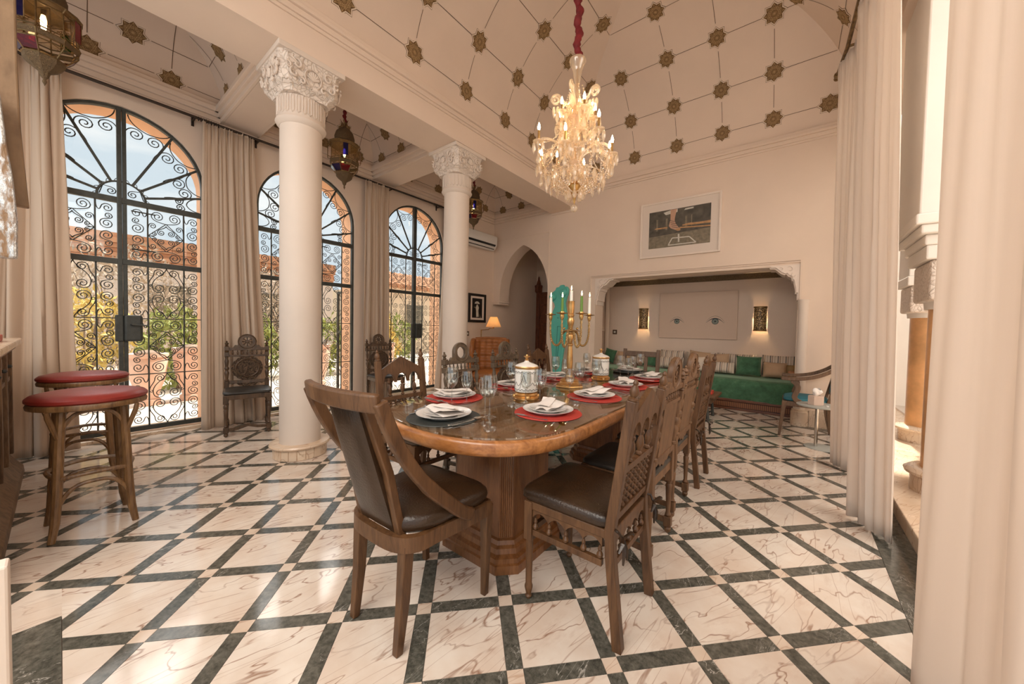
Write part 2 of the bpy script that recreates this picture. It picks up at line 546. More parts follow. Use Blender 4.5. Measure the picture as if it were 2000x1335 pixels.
# ------------------------------------------------------------------ mesh helpers
class MB:
    def __init__(s, M=None):
        s.v, s.f, s.mi = [], [], []
        s.M = M
        s.cur = 0
    def add(s, vs, fs):
        o = len(s.v)
        if s.M is not None:
            vs = [s.M @ Vector(p) for p in vs]
        s.v += [tuple(p) for p in vs]
        s.f += [tuple(i+o for i in f) for f in fs]
        s.mi += [s.cur]*len(fs)
        return s
    def box(s, a, b):
        x0, y0, z0 = a
        x1, y1, z1 = b
        return s.add([(x0, y0, z0), (x1, y0, z0), (x1, y1, z0), (x0, y1, z0), (x0, y0, z1), (x1, y0, z1), (x1, y1, z1), (x0, y1, z1)],
                     [(3, 2, 1, 0), (4, 5, 6, 7), (0, 1, 5, 4), (1, 2, 6, 5), (2, 3, 7, 6), (3, 0, 4, 7)])
    def cbox(s, c, d):
        return s.box([c[i]-d[i]/2 for i in range(3)], [c[i]+d[i]/2 for i in range(3)])
    def prism(s, poly, h0, h1, axes='xyz'):
        # poly in the first two axes, extruded along the third
        n = len(poly)
        def P(a, b, c):
            d = {axes[0]: a, axes[1]: b, axes[2]: c}
            return (d['x'], d['y'], d['z'])
        vs = [P(a, b, h0) for a, b in poly]+[P(a, b, h1) for a, b in poly]
        fs = [tuple(range(n-1, -1, -1)), tuple(range(n, 2*n))]+[(i, (i+1) % n, n+(i+1) % n, n+i) for i in range(n)]
        return s.add(vs, fs)
    def strip(s, xs, lo, hi, y0, y1, axes='xyz'):
        # plate whose lower and upper outlines are lo[i], hi[i] over xs; thickness y0..y1. axes: (along, thick, up)
        def P(a, b, c):
            d = {axes[0]: a, axes[1]: b, axes[2]: c}
            return (d['x'], d['y'], d['z'])
        n = len(xs)
        vs = []
        for x, l, h in zip(xs, lo, hi):
            vs += [P(x, y0, l), P(x, y1, l), P(x, y1, h), P(x, y0, h)]
        fs = []
        for i in range(n-1):
            a, b = 4*i, 4*i+4
            if hi[i]-lo[i] < 1e-6 and hi[i+1]-lo[i+1] < 1e-6:
                continue
            fs += [(a, b, b+3, a+3), (a+1, a+2, b+2, b+1), (a, a+1, b+1, b), (a+3, b+3, b+2, a+2)]
        fs += [(0, 3, 2, 1), (4*n-4, 4*n-3, 4*n-2, 4*n-1)]
        return s.add(vs, fs)
    def tube(s, pts, r, n=6, cap=True, closed=False, flat=1.0):
        pts = [Vector(p) for p in pts]
        m = len(pts)
        rs = r if isinstance(r, (list, tuple)) else [r]*m
        ts = []
        for i in range(m):
            if closed:
                t = pts[(i+1) % m]-pts[i-1]
            else:
                t = pts[min(i+1, m-1)]-pts[max(i-1, 0)]
            if t.length < 1e-9:
                t = Vector((0, 0, 1))
            ts.append(t.normalized())
        a = Vector((0, 0, 1)) if abs(ts[0].z) < .9 else Vector((1, 0, 0))
        u = ts[0].cross(a).normalized()
        vs = []
        for i in range(m):
            u = (u-ts[i]*u.dot(ts[i]))
            if u.length < 1e-6:
                u = ts[i].orthogonal()
            u.normalize()
            w = ts[i].cross(u)
            for k in range(n):
                an = 2*PI*k/n
                vs.append(pts[i]+(u*math.cos(an)+w*math.sin(an)*flat)*rs[i])
        fs = []
        for i in range(m if closed else m-1):
            j = (i+1) % m
            for k in range(n):
                l = (k+1) % n
                fs.append((i*n+k, i*n+l, j*n+l, j*n+k))
        if cap and not closed:
            fs.append(tuple(range(n-1, -1, -1)))
            fs.append(tuple(range((m-1)*n, m*n)))
        return s.add(vs, fs)
    def sweep(s, pts, w, d, side=(1, 0, 0)):
        # rectangular bar along pts; w along 'side', d along the other normal. w,d may be lists
        pts = [Vector(p) for p in pts]
        m = len(pts)
        ws = w if isinstance(w, (list, tuple)) else [w]*m
        ds = d if isinstance(d, (list, tuple)) else [d]*m
        side = Vector(side)
        vs = []
        for i in range(m):
            t = (pts[min(i+1, m-1)]-pts[max(i-1, 0)]).normalized()
            sd = (side-t*side.dot(t)).normalized()
            nn = t.cross(sd)
            for a, b in ((-1, -1), (1, -1), (1, 1), (-1, 1)):
                vs.append(pts[i]+sd*a*ws[i]/2+nn*b*ds[i]/2)
        fs = [(3, 2, 1, 0), tuple(4*(m-1)+k for k in range(4))]
        for i in range(m-1):
            for k in range(4):
                l = (k+1) % 4
                fs.append((4*i+k, 4*i+l, 4*i+4+l, 4*i+4+k))
        return s.add(vs, fs)
    def lathe(s, prof, o=(0, 0, 0), n=14, axis='z', a0=0, sx=1, sy=1):
        vs, fs = [], []
        m = len(prof)
        for r, z in prof:
            for k in range(n):
                an = a0+2*PI*k/n
                p = (r*math.cos(an)*sx, r*math.sin(an)*sy, z)
                if axis == 'x':
                    p = (z, p[0], p[1])
                elif axis == 'y':
                    p = (p[0], z, p[1])
                vs.append((o[0]+p[0], o[1]+p[1], o[2]+p[2]))
        for i in range(m-1):
            for k in range(n):
                l = (k+1) % n
                fs.append((i*n+k, i*n+l, (i+1)*n+l, (i+1)*n+k))
        if prof[0][0] > 1e-6:
            fs.append(tuple(range(n-1, -1, -1)))
        if prof[-1][0] > 1e-6:
            fs.append(tuple(range((m-1)*n, m*n)))
        return s.add(vs, fs)
    def ball(s, c, r, n=10, k=6, sc=(1, 1, 1)):
        vs, fs = [], []
        for i in range(k+1):
            t = PI*i/k
            for j in range(n):
                p = 2*PI*j/n
                vs.append((c[0]+r*sc[0]*math.sin(t)*math.cos(p), c[1]+r*sc[1]*math.sin(t)*math.sin(p), c[2]-r*sc[2]*math.cos(t)))
        for i in range(k):
            for j in range(n):
                l = (j+1) % n
                fs.append((i*n+j, i*n+l, (i+1)*n+l, (i+1)*n+j))
        return s.add(vs, fs)
    def grid(s, fn, nu, nv, closeu=False):
        vs = [fn(i/nu, j/nv) for i in range(nu+1) for j in range(nv+1)]
        fs = [(i*(nv+1)+j, (i+1)*(nv+1)+j, (i+1)*(nv+1)+j+1, i*(nv+1)+j+1) for i in range(nu) for j in range(nv)]
        return s.add(vs, fs)
    def mesh(s, name, mats, smooth=35):
        me = bpy.data.meshes.new(name)
        me.from_pydata(s.v, [], s.f)
        if isinstance(mats, str):
            mats = [mats]
        for q in mats:
            me.materials.append(MATS[q])
        if len(mats) > 1:
            me.polygons.foreach_set('material_index', s.mi)
        if smooth:
            me.polygons.foreach_set('use_smooth', [True]*len(me.polygons))
            me.set_sharp_from_angle(angle=R(smooth))
        me.update()
        return me
    def build(s, name, mats, parent=None, smooth=35, loc=None, rot=None, bevel=0):
        o = bpy.data.objects.new(name, s.mesh(name, mats, smooth))
        COL.objects.link(o)
        if parent is not None:
            o.parent = parent
        if loc is not None:
            o.location = loc
        if rot is not None:
            o.rotation_euler = rot
        if bevel:
            b = o.modifiers.new('bevel', 'BEVEL')
            b.width = bevel
            b.segments = 2
            b.limit_method = 'ANGLE'
            b.angle_limit = R(40)
        return o

def inst(me, name, parent=None, loc=(0, 0, 0), rot=(0, 0, 0), sc=(1, 1, 1), mat=None):
    o = bpy.data.objects.new(name, me)
    COL.objects.link(o)
    if parent is not None:
        o.parent = parent
    if mat is not None:
        o.matrix_local = mat
    else:
        o.location = loc
        o.rotation_euler = rot
        o.scale = sc
    return o
def tag(o, label=None, cat=None, group=None, kind=None):
    if label:
        o['label'] = label
    if cat:
        o['category'] = cat
    if group:
        o['group'] = group
    if kind:
        o['kind'] = kind
    return o
def thing(name, label, cat, loc=(0, 0, 0), rz=0, group=None):
    o = bpy.data.objects.new(name, None)
    COL.objects.link(o)
    o.empty_display_size = .1
    o.location = loc
    o.rotation_euler = (0, 0, rz)
    return tag(o, label, cat, group)
def struct(o, label, cat):
    return tag(o, label, cat, None, 'structure')
def copy_tree(o, parent=None):
    c = o.copy()
    COL.objects.link(c)
    if parent is not None:
        c.parent = parent
    for ch in list(o.children):
        copy_tree(ch, c)
    return c
def copy_to(o, loc, rz, label, group=None, sc=None):
    c = copy_tree(o)
    c.location = loc
    c.rotation_euler = (0, 0, rz)
    if sc:
        c.scale = sc
    c['label'] = label
    if group:
        c['group'] = group
    return c
def lerp(a, b, t):
    return a+(b-a)*t
def frange(a, b, n):
    return [a+(b-a)*i/n for i in range(n+1)]
def bez(p0, p1, p2, p3, n=12):
    out = []
    for i in range(n+1):
        t = i/n
        out.append(tuple((1-t)**3*a+3*(1-t)**2*t*b+3*(1-t)*t*t*c+t**3*d for a, b, c, d in zip(p0, p1, p2, p3)))
    return out
def project(p):
    d = Vector(p)-Vector((0, 0, CAMH))
    z = d.dot(fw)
    if z < .05:
        return None
    return (CXP+FPX*d.dot(r2)/z, CYP-FPX*d.dot(u2)/z, z)
# ================================================================== STRUCTURE
XL, YB = -5.56, 6.14           # inner faces of window wall and back wall
XR = .62                       # riser of the step to the patio
BX0, BX1 = -3.98, -3.44        # main beam
YN = 7.40                      # back of the sofa niche
ZC = 3.97                      # spring line of the big vault

# ---- floor: diagonal marble tiles
floor = MB()
floor.box((-6.0, -1.6, -.10), (.62, 8.2, -.006))
floor = struct(floor.build('floor', 'grout'), 'polished marble floor of cream squares framed by dark diagonal strips', 'floor')
TA, TP = R(46.14), .361
TO = Vector((-2.001, .186))
e1 = Vector((math.cos(TA), math.sin(TA)))
e2 = Vector((-math.sin(TA), math.cos(TA)))
SW = .062                      # strip width
G = .0009
def clip(poly, nx, ny, c):
    # keep nx*x+ny*y <= c
    out = []
    for i in range(len(poly)):
        a, b = poly[i-1], poly[i]
        da, db = nx*a[0]+ny*a[1]-c, nx*b[0]+ny*b[1]-c
        if (da <= 0) != (db <= 0):
            t = da/(da-db)
            out.append((a[0]+(b[0]-a[0])*t, a[1]+(b[1]-a[1])*t))
        if db <= 0:
            out.append(b)
    return out
def clip_rect(poly, x0, x1, y0, y1):
    for nx, ny, c in ((1, 0, x1), (-1, 0, -x0), (0, 1, y1), (0, -1, -y0)):
        poly = clip(poly, nx, ny, c)
        if len(poly) < 3:
            return []
    return poly
def area(p):
    return abs(sum(p[i-1][0]*p[i][1]-p[i][0]*p[i-1][1] for i in range(len(p))))/2
RECTS = [(XL+.06, .45, -1.3, 5.96), (XL+.06, .04, 5.96, 6.72)]
pieces = {'marble_tile': [], 'dark_strip': [], 'corner_inset': []}
h = SW/2
for i in range(-30, 40):
    for j in range(-30, 40):
        for kind, (a0, a1, b0, b1) in (('marble_tile', (h, TP-h, h, TP-h)), ('dark_strip', (h, TP-h, -h, h)), ('dark_strip', (-h, h, h, TP-h)), ('corner_inset', (-h, h, -h, h))):
            q = []
            for a, b in ((a0+G, b0+G), (a1-G, b0+G), (a1-G, b1-G), (a0+G, b1-G)):
                p = TO+e1*(i*TP+a)+e2*(j*TP+b)
                q.append((p.x, p.y))
            if max(p[0] for p in q) < XL or min(p[0] for p in q) > .5 or max(p[1] for p in q) < -1.3 or min(p[1] for p in q) > 6.72:
                continue
            for rc in RECTS:
              # the black border slabs in the near left corner interrupt the pattern
              c0 = clip_rect(q, *rc)
              if c0 and min(p[1] for p in c0) < -.006 and max(p[0] for p in c0) > -2.4 and min(p[0] for p in c0) < -1.56 and max(p[1] for p in c0) > -.5:
                  parts = [clip(c0, 0, -1, .006), clip(clip(c0, 0, 1, -.006), 1, 0, -2.4), clip(clip(c0, 0, 1, -.006), -1, 0, 1.56)]
              else:
                  parts = [c0]
              for c in parts:
                if len(c) < 3 or area(c) < 2e-4:
                    continue
                cx, cy = sum(p[0] for p in c)/len(c), sum(p[1] for p in c)/len(c)
                pr_ = [project((p[0], p[1], 0)) for p in c]
                size = 0
                if all(pr_):
                    us = [p[0] for p in pr_]
                    vs = [p[1] for p in pr_]
                    if max(us) > 0 and min(us) < 2000 and min(vs) < 1335:
                        size = abs(sum(pr_[k-1][0]*pr_[k][1]-pr_[k][0]*pr_[k-1][1] for k in range(len(c))))/2
                full = abs(area(c)-area(q)) < 1e-7
                pieces[kind].append((size, c, (cx, cy), full))
PM = {'marble_tile': 'marble_cream', 'dark_strip': 'marble_dark', 'corner_inset': 'marble_inset'}
def piece_mesh(c, cx, cy, name, matn, z0=-.006, z1=0.0):
    n = len(c)
    mb = MB()
    mb.prism([(p[0]-cx, p[1]-cy) for p in c], z0, z1)
    return mb.mesh(name, matn, 0)
shared = {}
for kind, lst in pieces.items():
    lst.sort(key=lambda t: -t[0])
    rest = MB()
    for k, (size, c, (cx, cy), full) in enumerate(lst):
        if k < 300 and size > 40:
            key = (kind, round(c[1][0]-c[0][0], 3)) if full else None
            if key and key in shared:
                me = shared[key]
            else:
                me = piece_mesh(c, cx, cy, kind, PM[kind])
                if key:
                    shared[key] = me
            o = inst(me, kind, floor, (cx, cy, random.uniform(0, .0004)))
        else:
            rest.prism(c, -.006, 0.0)
    if rest.v:
        tag(rest.build(kind+'_far', PM[kind], floor, 0), kind='stuff')
# black marble border along the step and the sofa niche
for k in range(12):
    y0 = -1.2+k*.6
    MB().box((.452, y0+.001, -.006), (XR-.001, y0+.599, .0005)).build('border_slab', 'marble_dark', floor, 0)
for x0, x1, y0, y1 in ((.042, .30, 5.962, 6.7), (.30, .45, 5.962, 6.14)):
    MB().box((x0, y0, -.006), (x1, y1, .0005)).build('border_slab', 'marble_dark', floor, 0)
for k in range(2):
    MB().box((-2.398+k*.42, -.50, -.006), (-2.398+k*.42+.418, -.008, .0006)).build('border_slab', 'marble_dark', floor, 0)

# ---- arches
def arch_pts(c, hw, zs, hh, n=20, point=0.0):
    out = []
    for i in range(n+1):
        t = PI*i/n
        x = -math.cos(t)
        z = math.sin(t)
        z = z+point*(1-abs(x))**2
        out.append((c+hw*x, zs+hh*z/(1+point)))
    return out

# ---- window wall
WC, WH, WS = (.41, 2.21, 4.01), .645, 2.80
ZT = 4.0
def wall_win(x0, x1, mb, hw=WH):
    edges = [-1.3]
    for c in WC:
        edges += [c-hw, c+hw]
    edges.append(YN+1.2)
    for i in range(0, len(edges), 2):
        mb.box((x0, edges[i], 0), (x1, edges[i+1], ZT))
    for c in WC:
        a = arch_pts(c, hw, WS, hw)
        mb.strip([p[0] for p in a], [p[1] for p in a], [ZT]*len(a), x0, x1, 'yxz')
    return mb
wl = struct(wall_win(XL-.10, XL, MB()).build('wall_left', 'plaster', None, 20), 'pale plaster wall with three tall arched window openings', 'wall')
wall_win(XL-.42, XL-.10, MB(), WH-.0).build('outer_wall_facing', 'terracotta_plaster', wl, 20)
for c, lab in zip(WC, ('nearest', 'second', 'farthest')):
    struct(MB().box((XL-.42, c-WH, -.02), (XL+.06, c+WH, .035)).build('door_sill', 'marble_step', None, 0, bevel=.008), 'pale stone sill under the %s iron door' % lab, 'sill')

# ---- back wall with arch and niche
ac, ahw, azs, ahh = -4.70, .66, 2.0, 1.06
NX0, NX1, NZ = -2.96, .06, 2.19
wb_ = MB()
T = .34
wb_.box((-5.56, YB, 1.86), (ac-ahw, YB+T, 4.0))                    # left springer block over the corbel
a = arch_pts(ac, ahw, azs, ahh, 24, .12)
wb_.strip([p[0] for p in a], [p[1] for p in a], [4.0]*len(a), YB, YB+T, 'xyz')
wb_.box((ac+ahw, YB, 0), (NX0, YB+T, 4.0))
wb_.box((NX0, YB, NZ), (NX1, YB+T, 4.0))
wb_.box((NX1, YB, 0), (.62, YB+T, 4.0))
wb_.box((-5.56, YB, 3.9), (.75, YB+T, 4.6))
wback = struct(wb_.build('wall_back', 'plaster', None, 20), 'pale plaster end wall with an arched passage and a wide sofa niche', 'wall')
mb = MB()
mb.box((-5.56, YB-.02, 1.82), (ac-ahw+.02, YB+T, 1.87)).box((-5.56, YB-.01, 1.78), (ac-ahw, YB+T, 1.82))
mb.build('corbel', 'plaster', wback, 20, bevel=.01)
# raised frames (alfiz) round arch and niche
mb = MB()
def frame_path(mb, pts, w, y0, y1):
    for (x0, z0), (x1, z1) in zip(pts[:-1], pts[1:]):
        mb.box((min(x0, x1)-w/2, y0, min(z0, z1)-w/2), (max(x0, x1)+w/2, y1, max(z0, z1)+w/2))
mb.box((-5.46, YB-.012, 3.241), (-4.021, YB, 3.259)).box((-4.039, YB-.012, 0), (-4.021, YB, 3.241))
mb.build('arch_moulding', 'plaster', wback, 20)
mb = MB()
mb.box((-3.082, YB-.016, 0), (-3.058, YB, 2.258)).box((.073, YB-.016, 1.72), (.097, YB, 2.258)).box((-3.082, YB-.016, 2.258), (.097, YB, 2.282))
mb.box((-3.058, YB-.022, 2.232), (.073, YB, 2.244))
mb.build('niche_moulding', 'plaster', wback, 20)
# lobed stucco brackets in the upper corners of the niche
def bracket(sx, x_in, name):
    prof = [(0, 1.72), (.015, 1.72), (.015, 1.80), (.035, 1.80), (.035, 1.86), (.045, 1.90), (.06, 1.98), (.075, 1.985), (.085, 2.03), (.12, 2.05), (.14, 2.08), (.16, 2.07), (.20, 2.09), (.24, 2.13), (.27, 2.16), (.33, 2.165), (.335, 2.185), (.47, 2.188), (.47, 2.19)]
    pts = [(x_in+sx*a_, b_) for a_, b_ in prof]
    xs = [p[0] for p in pts]
    b = MB().strip(xs, [p[1] for p in pts], [2.19]*len(pts), YB+.03, YB+T, 'xyz').build(name, 'stucco', wback, 20)
    MB().strip([x-sx*.012 for x in xs], [p[1]+.018 for p in pts], [2.205]*len(pts), YB-.004, YB+.03, 'xyz').build('bracket_lip', 'stucco', b, 20)
    # leaf scrolls
    for (dx, dz, rr, tw) in ((.10, 2.14, .045, 1), (.05, 2.06, .035, -1), (.20, 2.15, .03, 1)):
        sp = []
        for k in range(26):
            t = k/25
            an = tw*(t*4.2)+1
            sp.append((x_in+sx*(dx+rr*(1-t*.75)*math.cos(an)), YB-.008, dz+rr*(1-t*.75)*math.sin(an)))
        MB().tube(sp, [.007*(1-.4*k/25) for k in range(26)], 5).build('leaf_scroll', 'stucco', b)
bracket(1, NX0, 'niche_bracket')
bracket(-1, NX1, 'niche_bracket')
# engaged post at the right jamb of the niche
post = MB()
post.lathe([(.062, .22), (.062, 1.58), (.066, 1.58), (.066, 1.67), (.070, 1.69), (.070, 1.72)], (NX1+.065, YB+.015, 0), 20)
post.build('niche_post', 'column_white', wback)
MB().lathe([(.10, 0), (.10, .19), (.09, .20), (.09, .22), (.062, .225)], (NX1+.07, YB+.01, 0), 20).build('post_base', 'marble_step', wback)
MB().box((NX1+.17, YB-.02, 0), (.62, YB, .22)).build('baseboard', 'marble_step', wback, 0)
# niche interior
wnr = struct(MB().box((.28, YB+T, 0), (.40, YN, 2.7)).build('wall_niche_right', 'plaster', None, 0), 'pale plaster right side of the sofa niche', 'wall')
struct(MB().box((-3.45, YB+T, 2.40), (.35, YN, 2.5)).build('ceiling_niche', 'plaster', None, 0), 'low plaster ceiling of the sofa niche', 'ceiling')
wnb = struct(MB().box((-3.45, YN, 0), (.35, YN+.1, 2.7)).build('wall_niche_back', 'plaster', None, 0), 'pale plaster back wall of the sofa niche', 'wall')
nb = MB()
nb.box((-3.45, YB+T, 0), (-3.30, YB+T+.18, 2.5)).box((-3.45, YB+T+.86, 0), (-3.30, YN, 2.5)).box((-3.45, YB+T+.18, 1.98), (-3.30, YB+T+.86, 2.5))
wn = struct(nb.build('wall_niche_left', 'plaster', None, 20), 'pale plaster left side of the sofa niche with an arched recess', 'wall')
a = arch_pts(YB+T+.52, .34, 1.55, .42, 14, .15)
MB().strip([p[0] for p in a], [p[1] for p in a], [1.99]*len(a), -3.45, -3.30, 'yxz').build('side_arch', 'plaster', wn, 20)
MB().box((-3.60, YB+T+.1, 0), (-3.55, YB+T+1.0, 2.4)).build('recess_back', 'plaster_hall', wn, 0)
MB().box((-3.46, YB+T+.16, 1.23), (-3.29, YB+T+.88, 1.27)).build('recess_ledge', 'plaster', wn, 0)
MB().lathe([(.05, 0), (.05, 2.4)], (-3.24, YN-.06, 0), 14).build('corner_post', 'plaster', wnb)
MB().box((-3.30, YN-.03, 2.20), (.28, YN, 2.30)).build('frieze_band', 'frieze_carving', wnb, 0)
MB().box((-3.30, YN-.12, 2.30), (.28, YN, 2.40)).build('cornice', 'stucco', wnb, 0)
MB().box((.25, YB+T, 2.20), (.28, YN-.03, 2.30)).build('frieze_band', 'frieze_carving', wnr, 0)

# ---- hall behind the arch
hb = MB()
hb.box((-5.6, 7.9, 0), (-3.5, 8.0, 3.6))
hb.box((-3.62, YB+T, 0), (-3.5, 7.9, 3.6))
hb.box((-5.6, YB+T, 3.5), (-3.5, 7.9, 3.6))
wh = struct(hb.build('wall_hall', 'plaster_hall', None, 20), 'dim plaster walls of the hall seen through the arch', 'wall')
dr = thing('door_1', 'dark red panelled wooden door standing in the hall', 'door', (-5.5, 7.8, 0))
dr['kind'] = 'structure'
MB().box((0, 0, 0), (.10, .08, 2.2)).build('door_post', 'door_wood', dr, 0, bevel=.006)
MB().lathe([(.075, 2.2), (.11, 2.24), (.11, 2.34), (.12, 2.36), (.12, 2.40), (.07, 2.42), (.05, 2.50), (.03, 2.55), (.02, 2.62), (0, 2.66)], (.05, .04, 0), 6).build('post_finial', 'door_wood', dr, 20)
MB().box((.10, .03, 0), (1.0, .07, 2.22)).build('door_leaf', 'door_wood', dr, 0)
for k in range(8):
    z0 = .12+k*.255
    MB().box((.16, .012, z0), (.50, .03, z0+.21)).build('door_panel', 'door_wood', dr, 0, bevel=.012)
    MB().box((.56, .012, z0), (.90, .03, z0+.21)).build('door_panel', 'door_wood', dr, 0, bevel=.012)

# ---- beams over the colonnade
COLS = ((-3.71, 1.39), (-3.72, 3.33))
ZB = 3.60
bm = MB()
bm.box((BX0, -1.3, ZB), (BX1, YB, 4.6))
beam = struct(bm.build('ceiling_beam', 'plaster', None, 20), 'long plaster beam carried by the two white columns', 'beam')
for cx, cy in COLS:
    MB().box((XL, cy-.17, ZB+.03), (BX0, cy+.17, 4.4)).build('cross_beam', 'plaster', beam, 20)
# stepped crown moulding on the hall side and on the end wall
def crown(name, par, x0, y0, x1, y1, nx, ny, zz, steps):
    # runs from (x0,y0) to (x1,y1); projects towards (nx,ny)
    mb = MB()
    for d, z0, z1 in steps:
        xa, xb = sorted((x0, x1))
        ya, yb = sorted((y0, y1))
        if nx:
            xa, xb = sorted((x0, x0+nx*d))
        if ny:
            ya, yb = sorted((y0, y0+ny*d))
        mb.box((xa, ya, zz+z0), (xb, yb, zz+z1))
    return mb.build(name, 'plaster', par, 0, bevel=.005)
ST = ((.02, -.13, -.10), (.035, -.10, -.05), (.06, -.05, -.015), (.045, -.015, .03))
crown('crown_moulding', beam, BX1, -1.3, BX1, YB, 1, 0, ZC, ST)
crown('crown_moulding', wback, BX1, YB, .62, YB, 0, -1, ZC, ST)
crown('soffit_moulding', wback, BX0, YB, BX1, YB, 0, -1, ZB, ((.03, -.04, 0),))
# right-hand wall above the curtains
wr_ = MB()
wr_.box((.60, -1.3, 3.72), (.9, YB+T, 4.6))
wright = struct(wr_.build('wall_right', 'plaster', None, 0), 'plaster strip above the curtained patio opening', 'wall')
crown('crown_moulding', wright, .60, -1.3, .60, YB, -1, 0, ZC, ST)

# ---- big cloister vault
VX0, VX1, VY0, VY1, VB = BX1+.0, .60, -1.1, YB, 1.66
AX, AY = (VX1-VX0)/2, 2.15
def vring(th):
    t = 1-math.cos(th)
    return (VX0+AX*t, VX1-AX*t, VY0+AY*t, VY1-AY*t, ZC+VB*math.sin(th))
def vault_mesh(ringf, nth, nseg):
    vs, fs = [], []
    per = 4*nseg
    for i in range(nth+1):
        x0, x1, y0, y1, z = ringf(PI/2*i/nth*.9999)
        cs = [(x0, y0), (x1, y0), (x1, y1), (x0, y1)]
        for k in range(4):
            a_, b_ = cs[k], cs[(k+1) % 4]
            for q in range(nseg):
                vs.append((lerp(a_[0], b_[0], q/nseg), lerp(a_[1], b_[1], q/nseg), z))
    for i in range(nth):
        for k in range(per):
            l = (k+1) % per
            fs.append((i*per+k, (i+1)*per+k, (i+1)*per+l, i*per+l))
    # cap
    fs.append(tuple(nth*per+k for k in range(per))[::-1])
    return MB().add(vs, fs)
vault = struct(vault_mesh(vring, 22, 12).build('ceiling', 'plaster', None, 14), 'tall pale coved vault dotted with brown star medallions', 'ceiling')

# star medallion: pointed plate, dark outline, cream tracery
def star_mesh(r):
    mb = MB()
    def star(ro, ri, z0, z1, a0=0):
        p = []
        for k in range(16):
            an = PI*k/8+a0
            rr = ro if k % 2 == 0 else ri
            p.append((rr*math.cos(an), rr*math.sin(an)))
        mb.prism(p, z0, z1)
    mb.cur = 2
    star(r, r*.74, 0, .004)
    mb.cur = 1
    star(r*.965, r*.715, .001, .006)
    mb.cur = 0
    star(r*.85, r*.63, .002, .008)
    mb.cur = 3
    def bar(a_, b_, w):
        d = Vector((b_[0]-a_[0], b_[1]-a_[1]))
        nn = Vector((-d.y, d.x)).normalized()*w/2
        mb.prism([(a_[0]+nn.x, a_[1]+nn.y), (a_[0]-nn.x, a_[1]-nn.y), (b_[0]-nn.x, b_[1]-nn.y), (b_[0]+nn.x, b_[1]+nn.y)], .004, .010)
    for k in range(8):
        p = lambda q, rr: (rr*math.cos(PI*q/4), rr*math.sin(PI*q/4))
        bar(p(k, r*.78), p(k+3, r*.78), r*.026)
        bar(p(k+.5, r*.58), p(k+2.5, r*.58), r*.022)
        bar(p(k, r*.80), p(k+4, r*.80), r*.022) if k < 4 else bar(p(k+.5, r*.60), p(k+4.5, r*.60), r*.020)
    return mb.mesh('star_medallion', ['star_brown', 'star_cream', 'star_line', 'star_tan'], 0)
STAR = star_mesh(.134)
STAR_S = star_mesh(.118)
class Cove:
    """surface frame of a coved vault side: s runs along the wall, th up the curve"""
    def __init__(s, x0, x1, y0, y1, ax, ay, b, z):
        s.x0, s.x1, s.y0, s.y1, s.ax, s.ay, s.b, s.z = x0, x1, y0, y1, ax, ay, b, z
    def p(s, side, q, th, off=0.0):
        t, zz = 1-math.cos(th), s.z+s.b*math.sin(th)
        a = s.ax if side in 'WE' else s.ay
        n = Vector((s.b*math.cos(th), 0, -a*math.sin(th))).normalized()  # into the room: +d, -z
        d = a*t+n.x*off
        zz += n.z*off
        if side == 'W':
            return Vector((s.x0+d, q, zz)), Vector((n.x, 0, n.z))
        if side == 'E':
            return Vector((s.x1-d, q, zz)), Vector((-n.x, 0, n.z))
        if side == 'N':
            return Vector((q, s.y1-d, zz)), Vector((0, -n.x, n.z))
        return Vector((q, s.y0+d, zz)), Vector((0, n.x, n.z))
    def star(s, par, me, side, q, th):
        p, n = s.p(side, q, th, .001)
        along = Vector((0, 1, 0)) if side in 'WE' else Vector((1, 0, 0))
        b_ = n.cross(along).normalized()
        M = Matrix((along, b_, n)).transposed().to_4x4()
        M.translation = p
        inst(me, 'star_medallion', par, mat=M)
    def line(s, mb, side, q0, th0, q1, th1, w=.006, n=8):
        along = Vector((0, 1, 0)) if side in 'WE' else Vector((1, 0, 0))
        prev = None
        for k in range(n+1):
            t = k/n
            p, nn = s.p(side, lerp(q0, q1, t), lerp(th0, th1, t), .003)
            b_ = nn.cross(along)
            dirv = along*(q1-q0)+b_*0
            wv = (b_ if abs(q1-q0) > 1e-6 else along)*(w/2)
            cur = (p+wv, p-wv)
            if prev:
                mb.add([prev[0], prev[1], cur[1], cur[0]], [(0, 1, 2, 3)])
            prev = cur
cv = Cove(VX0, VX1, VY0, VY1, AX, AY, VB, ZC)
TH = [.175, .505, .85, 1.16]
ln = MB()
def fill(cv, side, qs, lo, hi, a, ths, me, par, ln, pads, stag=False):
    # stars on every row as far as the diagonal allows, joined by lines
    for r_, th in enumerate(ths):
        t = 1-math.cos(th)
        l, u = lo+a*t, hi-a*t
        qq = qs if not (stag and r_ % 2) else [(p_+q_)/2 for p_, q_ in zip(qs[:-1], qs[1:])]
        ok = [q for q in qq if l+pads < q < u-pads]
        for q in ok:
            cv.star(par, me, side, q, th)
        if ok:
            for k in range(len(ok)-1):
                cv.line(ln, side, ok[k]+.13, th, ok[k+1]-.13, th)
            cv.line(ln, side, l+.01, th, ok[0]-.13, th)
            cv.line(ln, side, ok[-1]+.13, th, u-.01, th)
        if r_+1 < len(ths):
            t2 = 1-math.cos(ths[r_+1])
            for q in ok:
                if stag:
                    cv.line(ln, side, q, th+.16, q, 1.1)
                elif lo+a*t2+pads < q < hi-a*t2-pads:
                    cv.line(ln, side, q, th+.085, q, ths[r_+1]-.085)
fill(cv, 'N', [-3.0, -2.27, -1.58, -.93, -.30, .30], VX0, VX1, AX, TH, STAR, vault, ln, .10)
fill(cv, 'W', [5.85, 5.30, 4.62, 3.95, 3.18, 2.40, 1.62, .84, .06], VY0, VY1, AY, TH, STAR, vault, ln, .10)
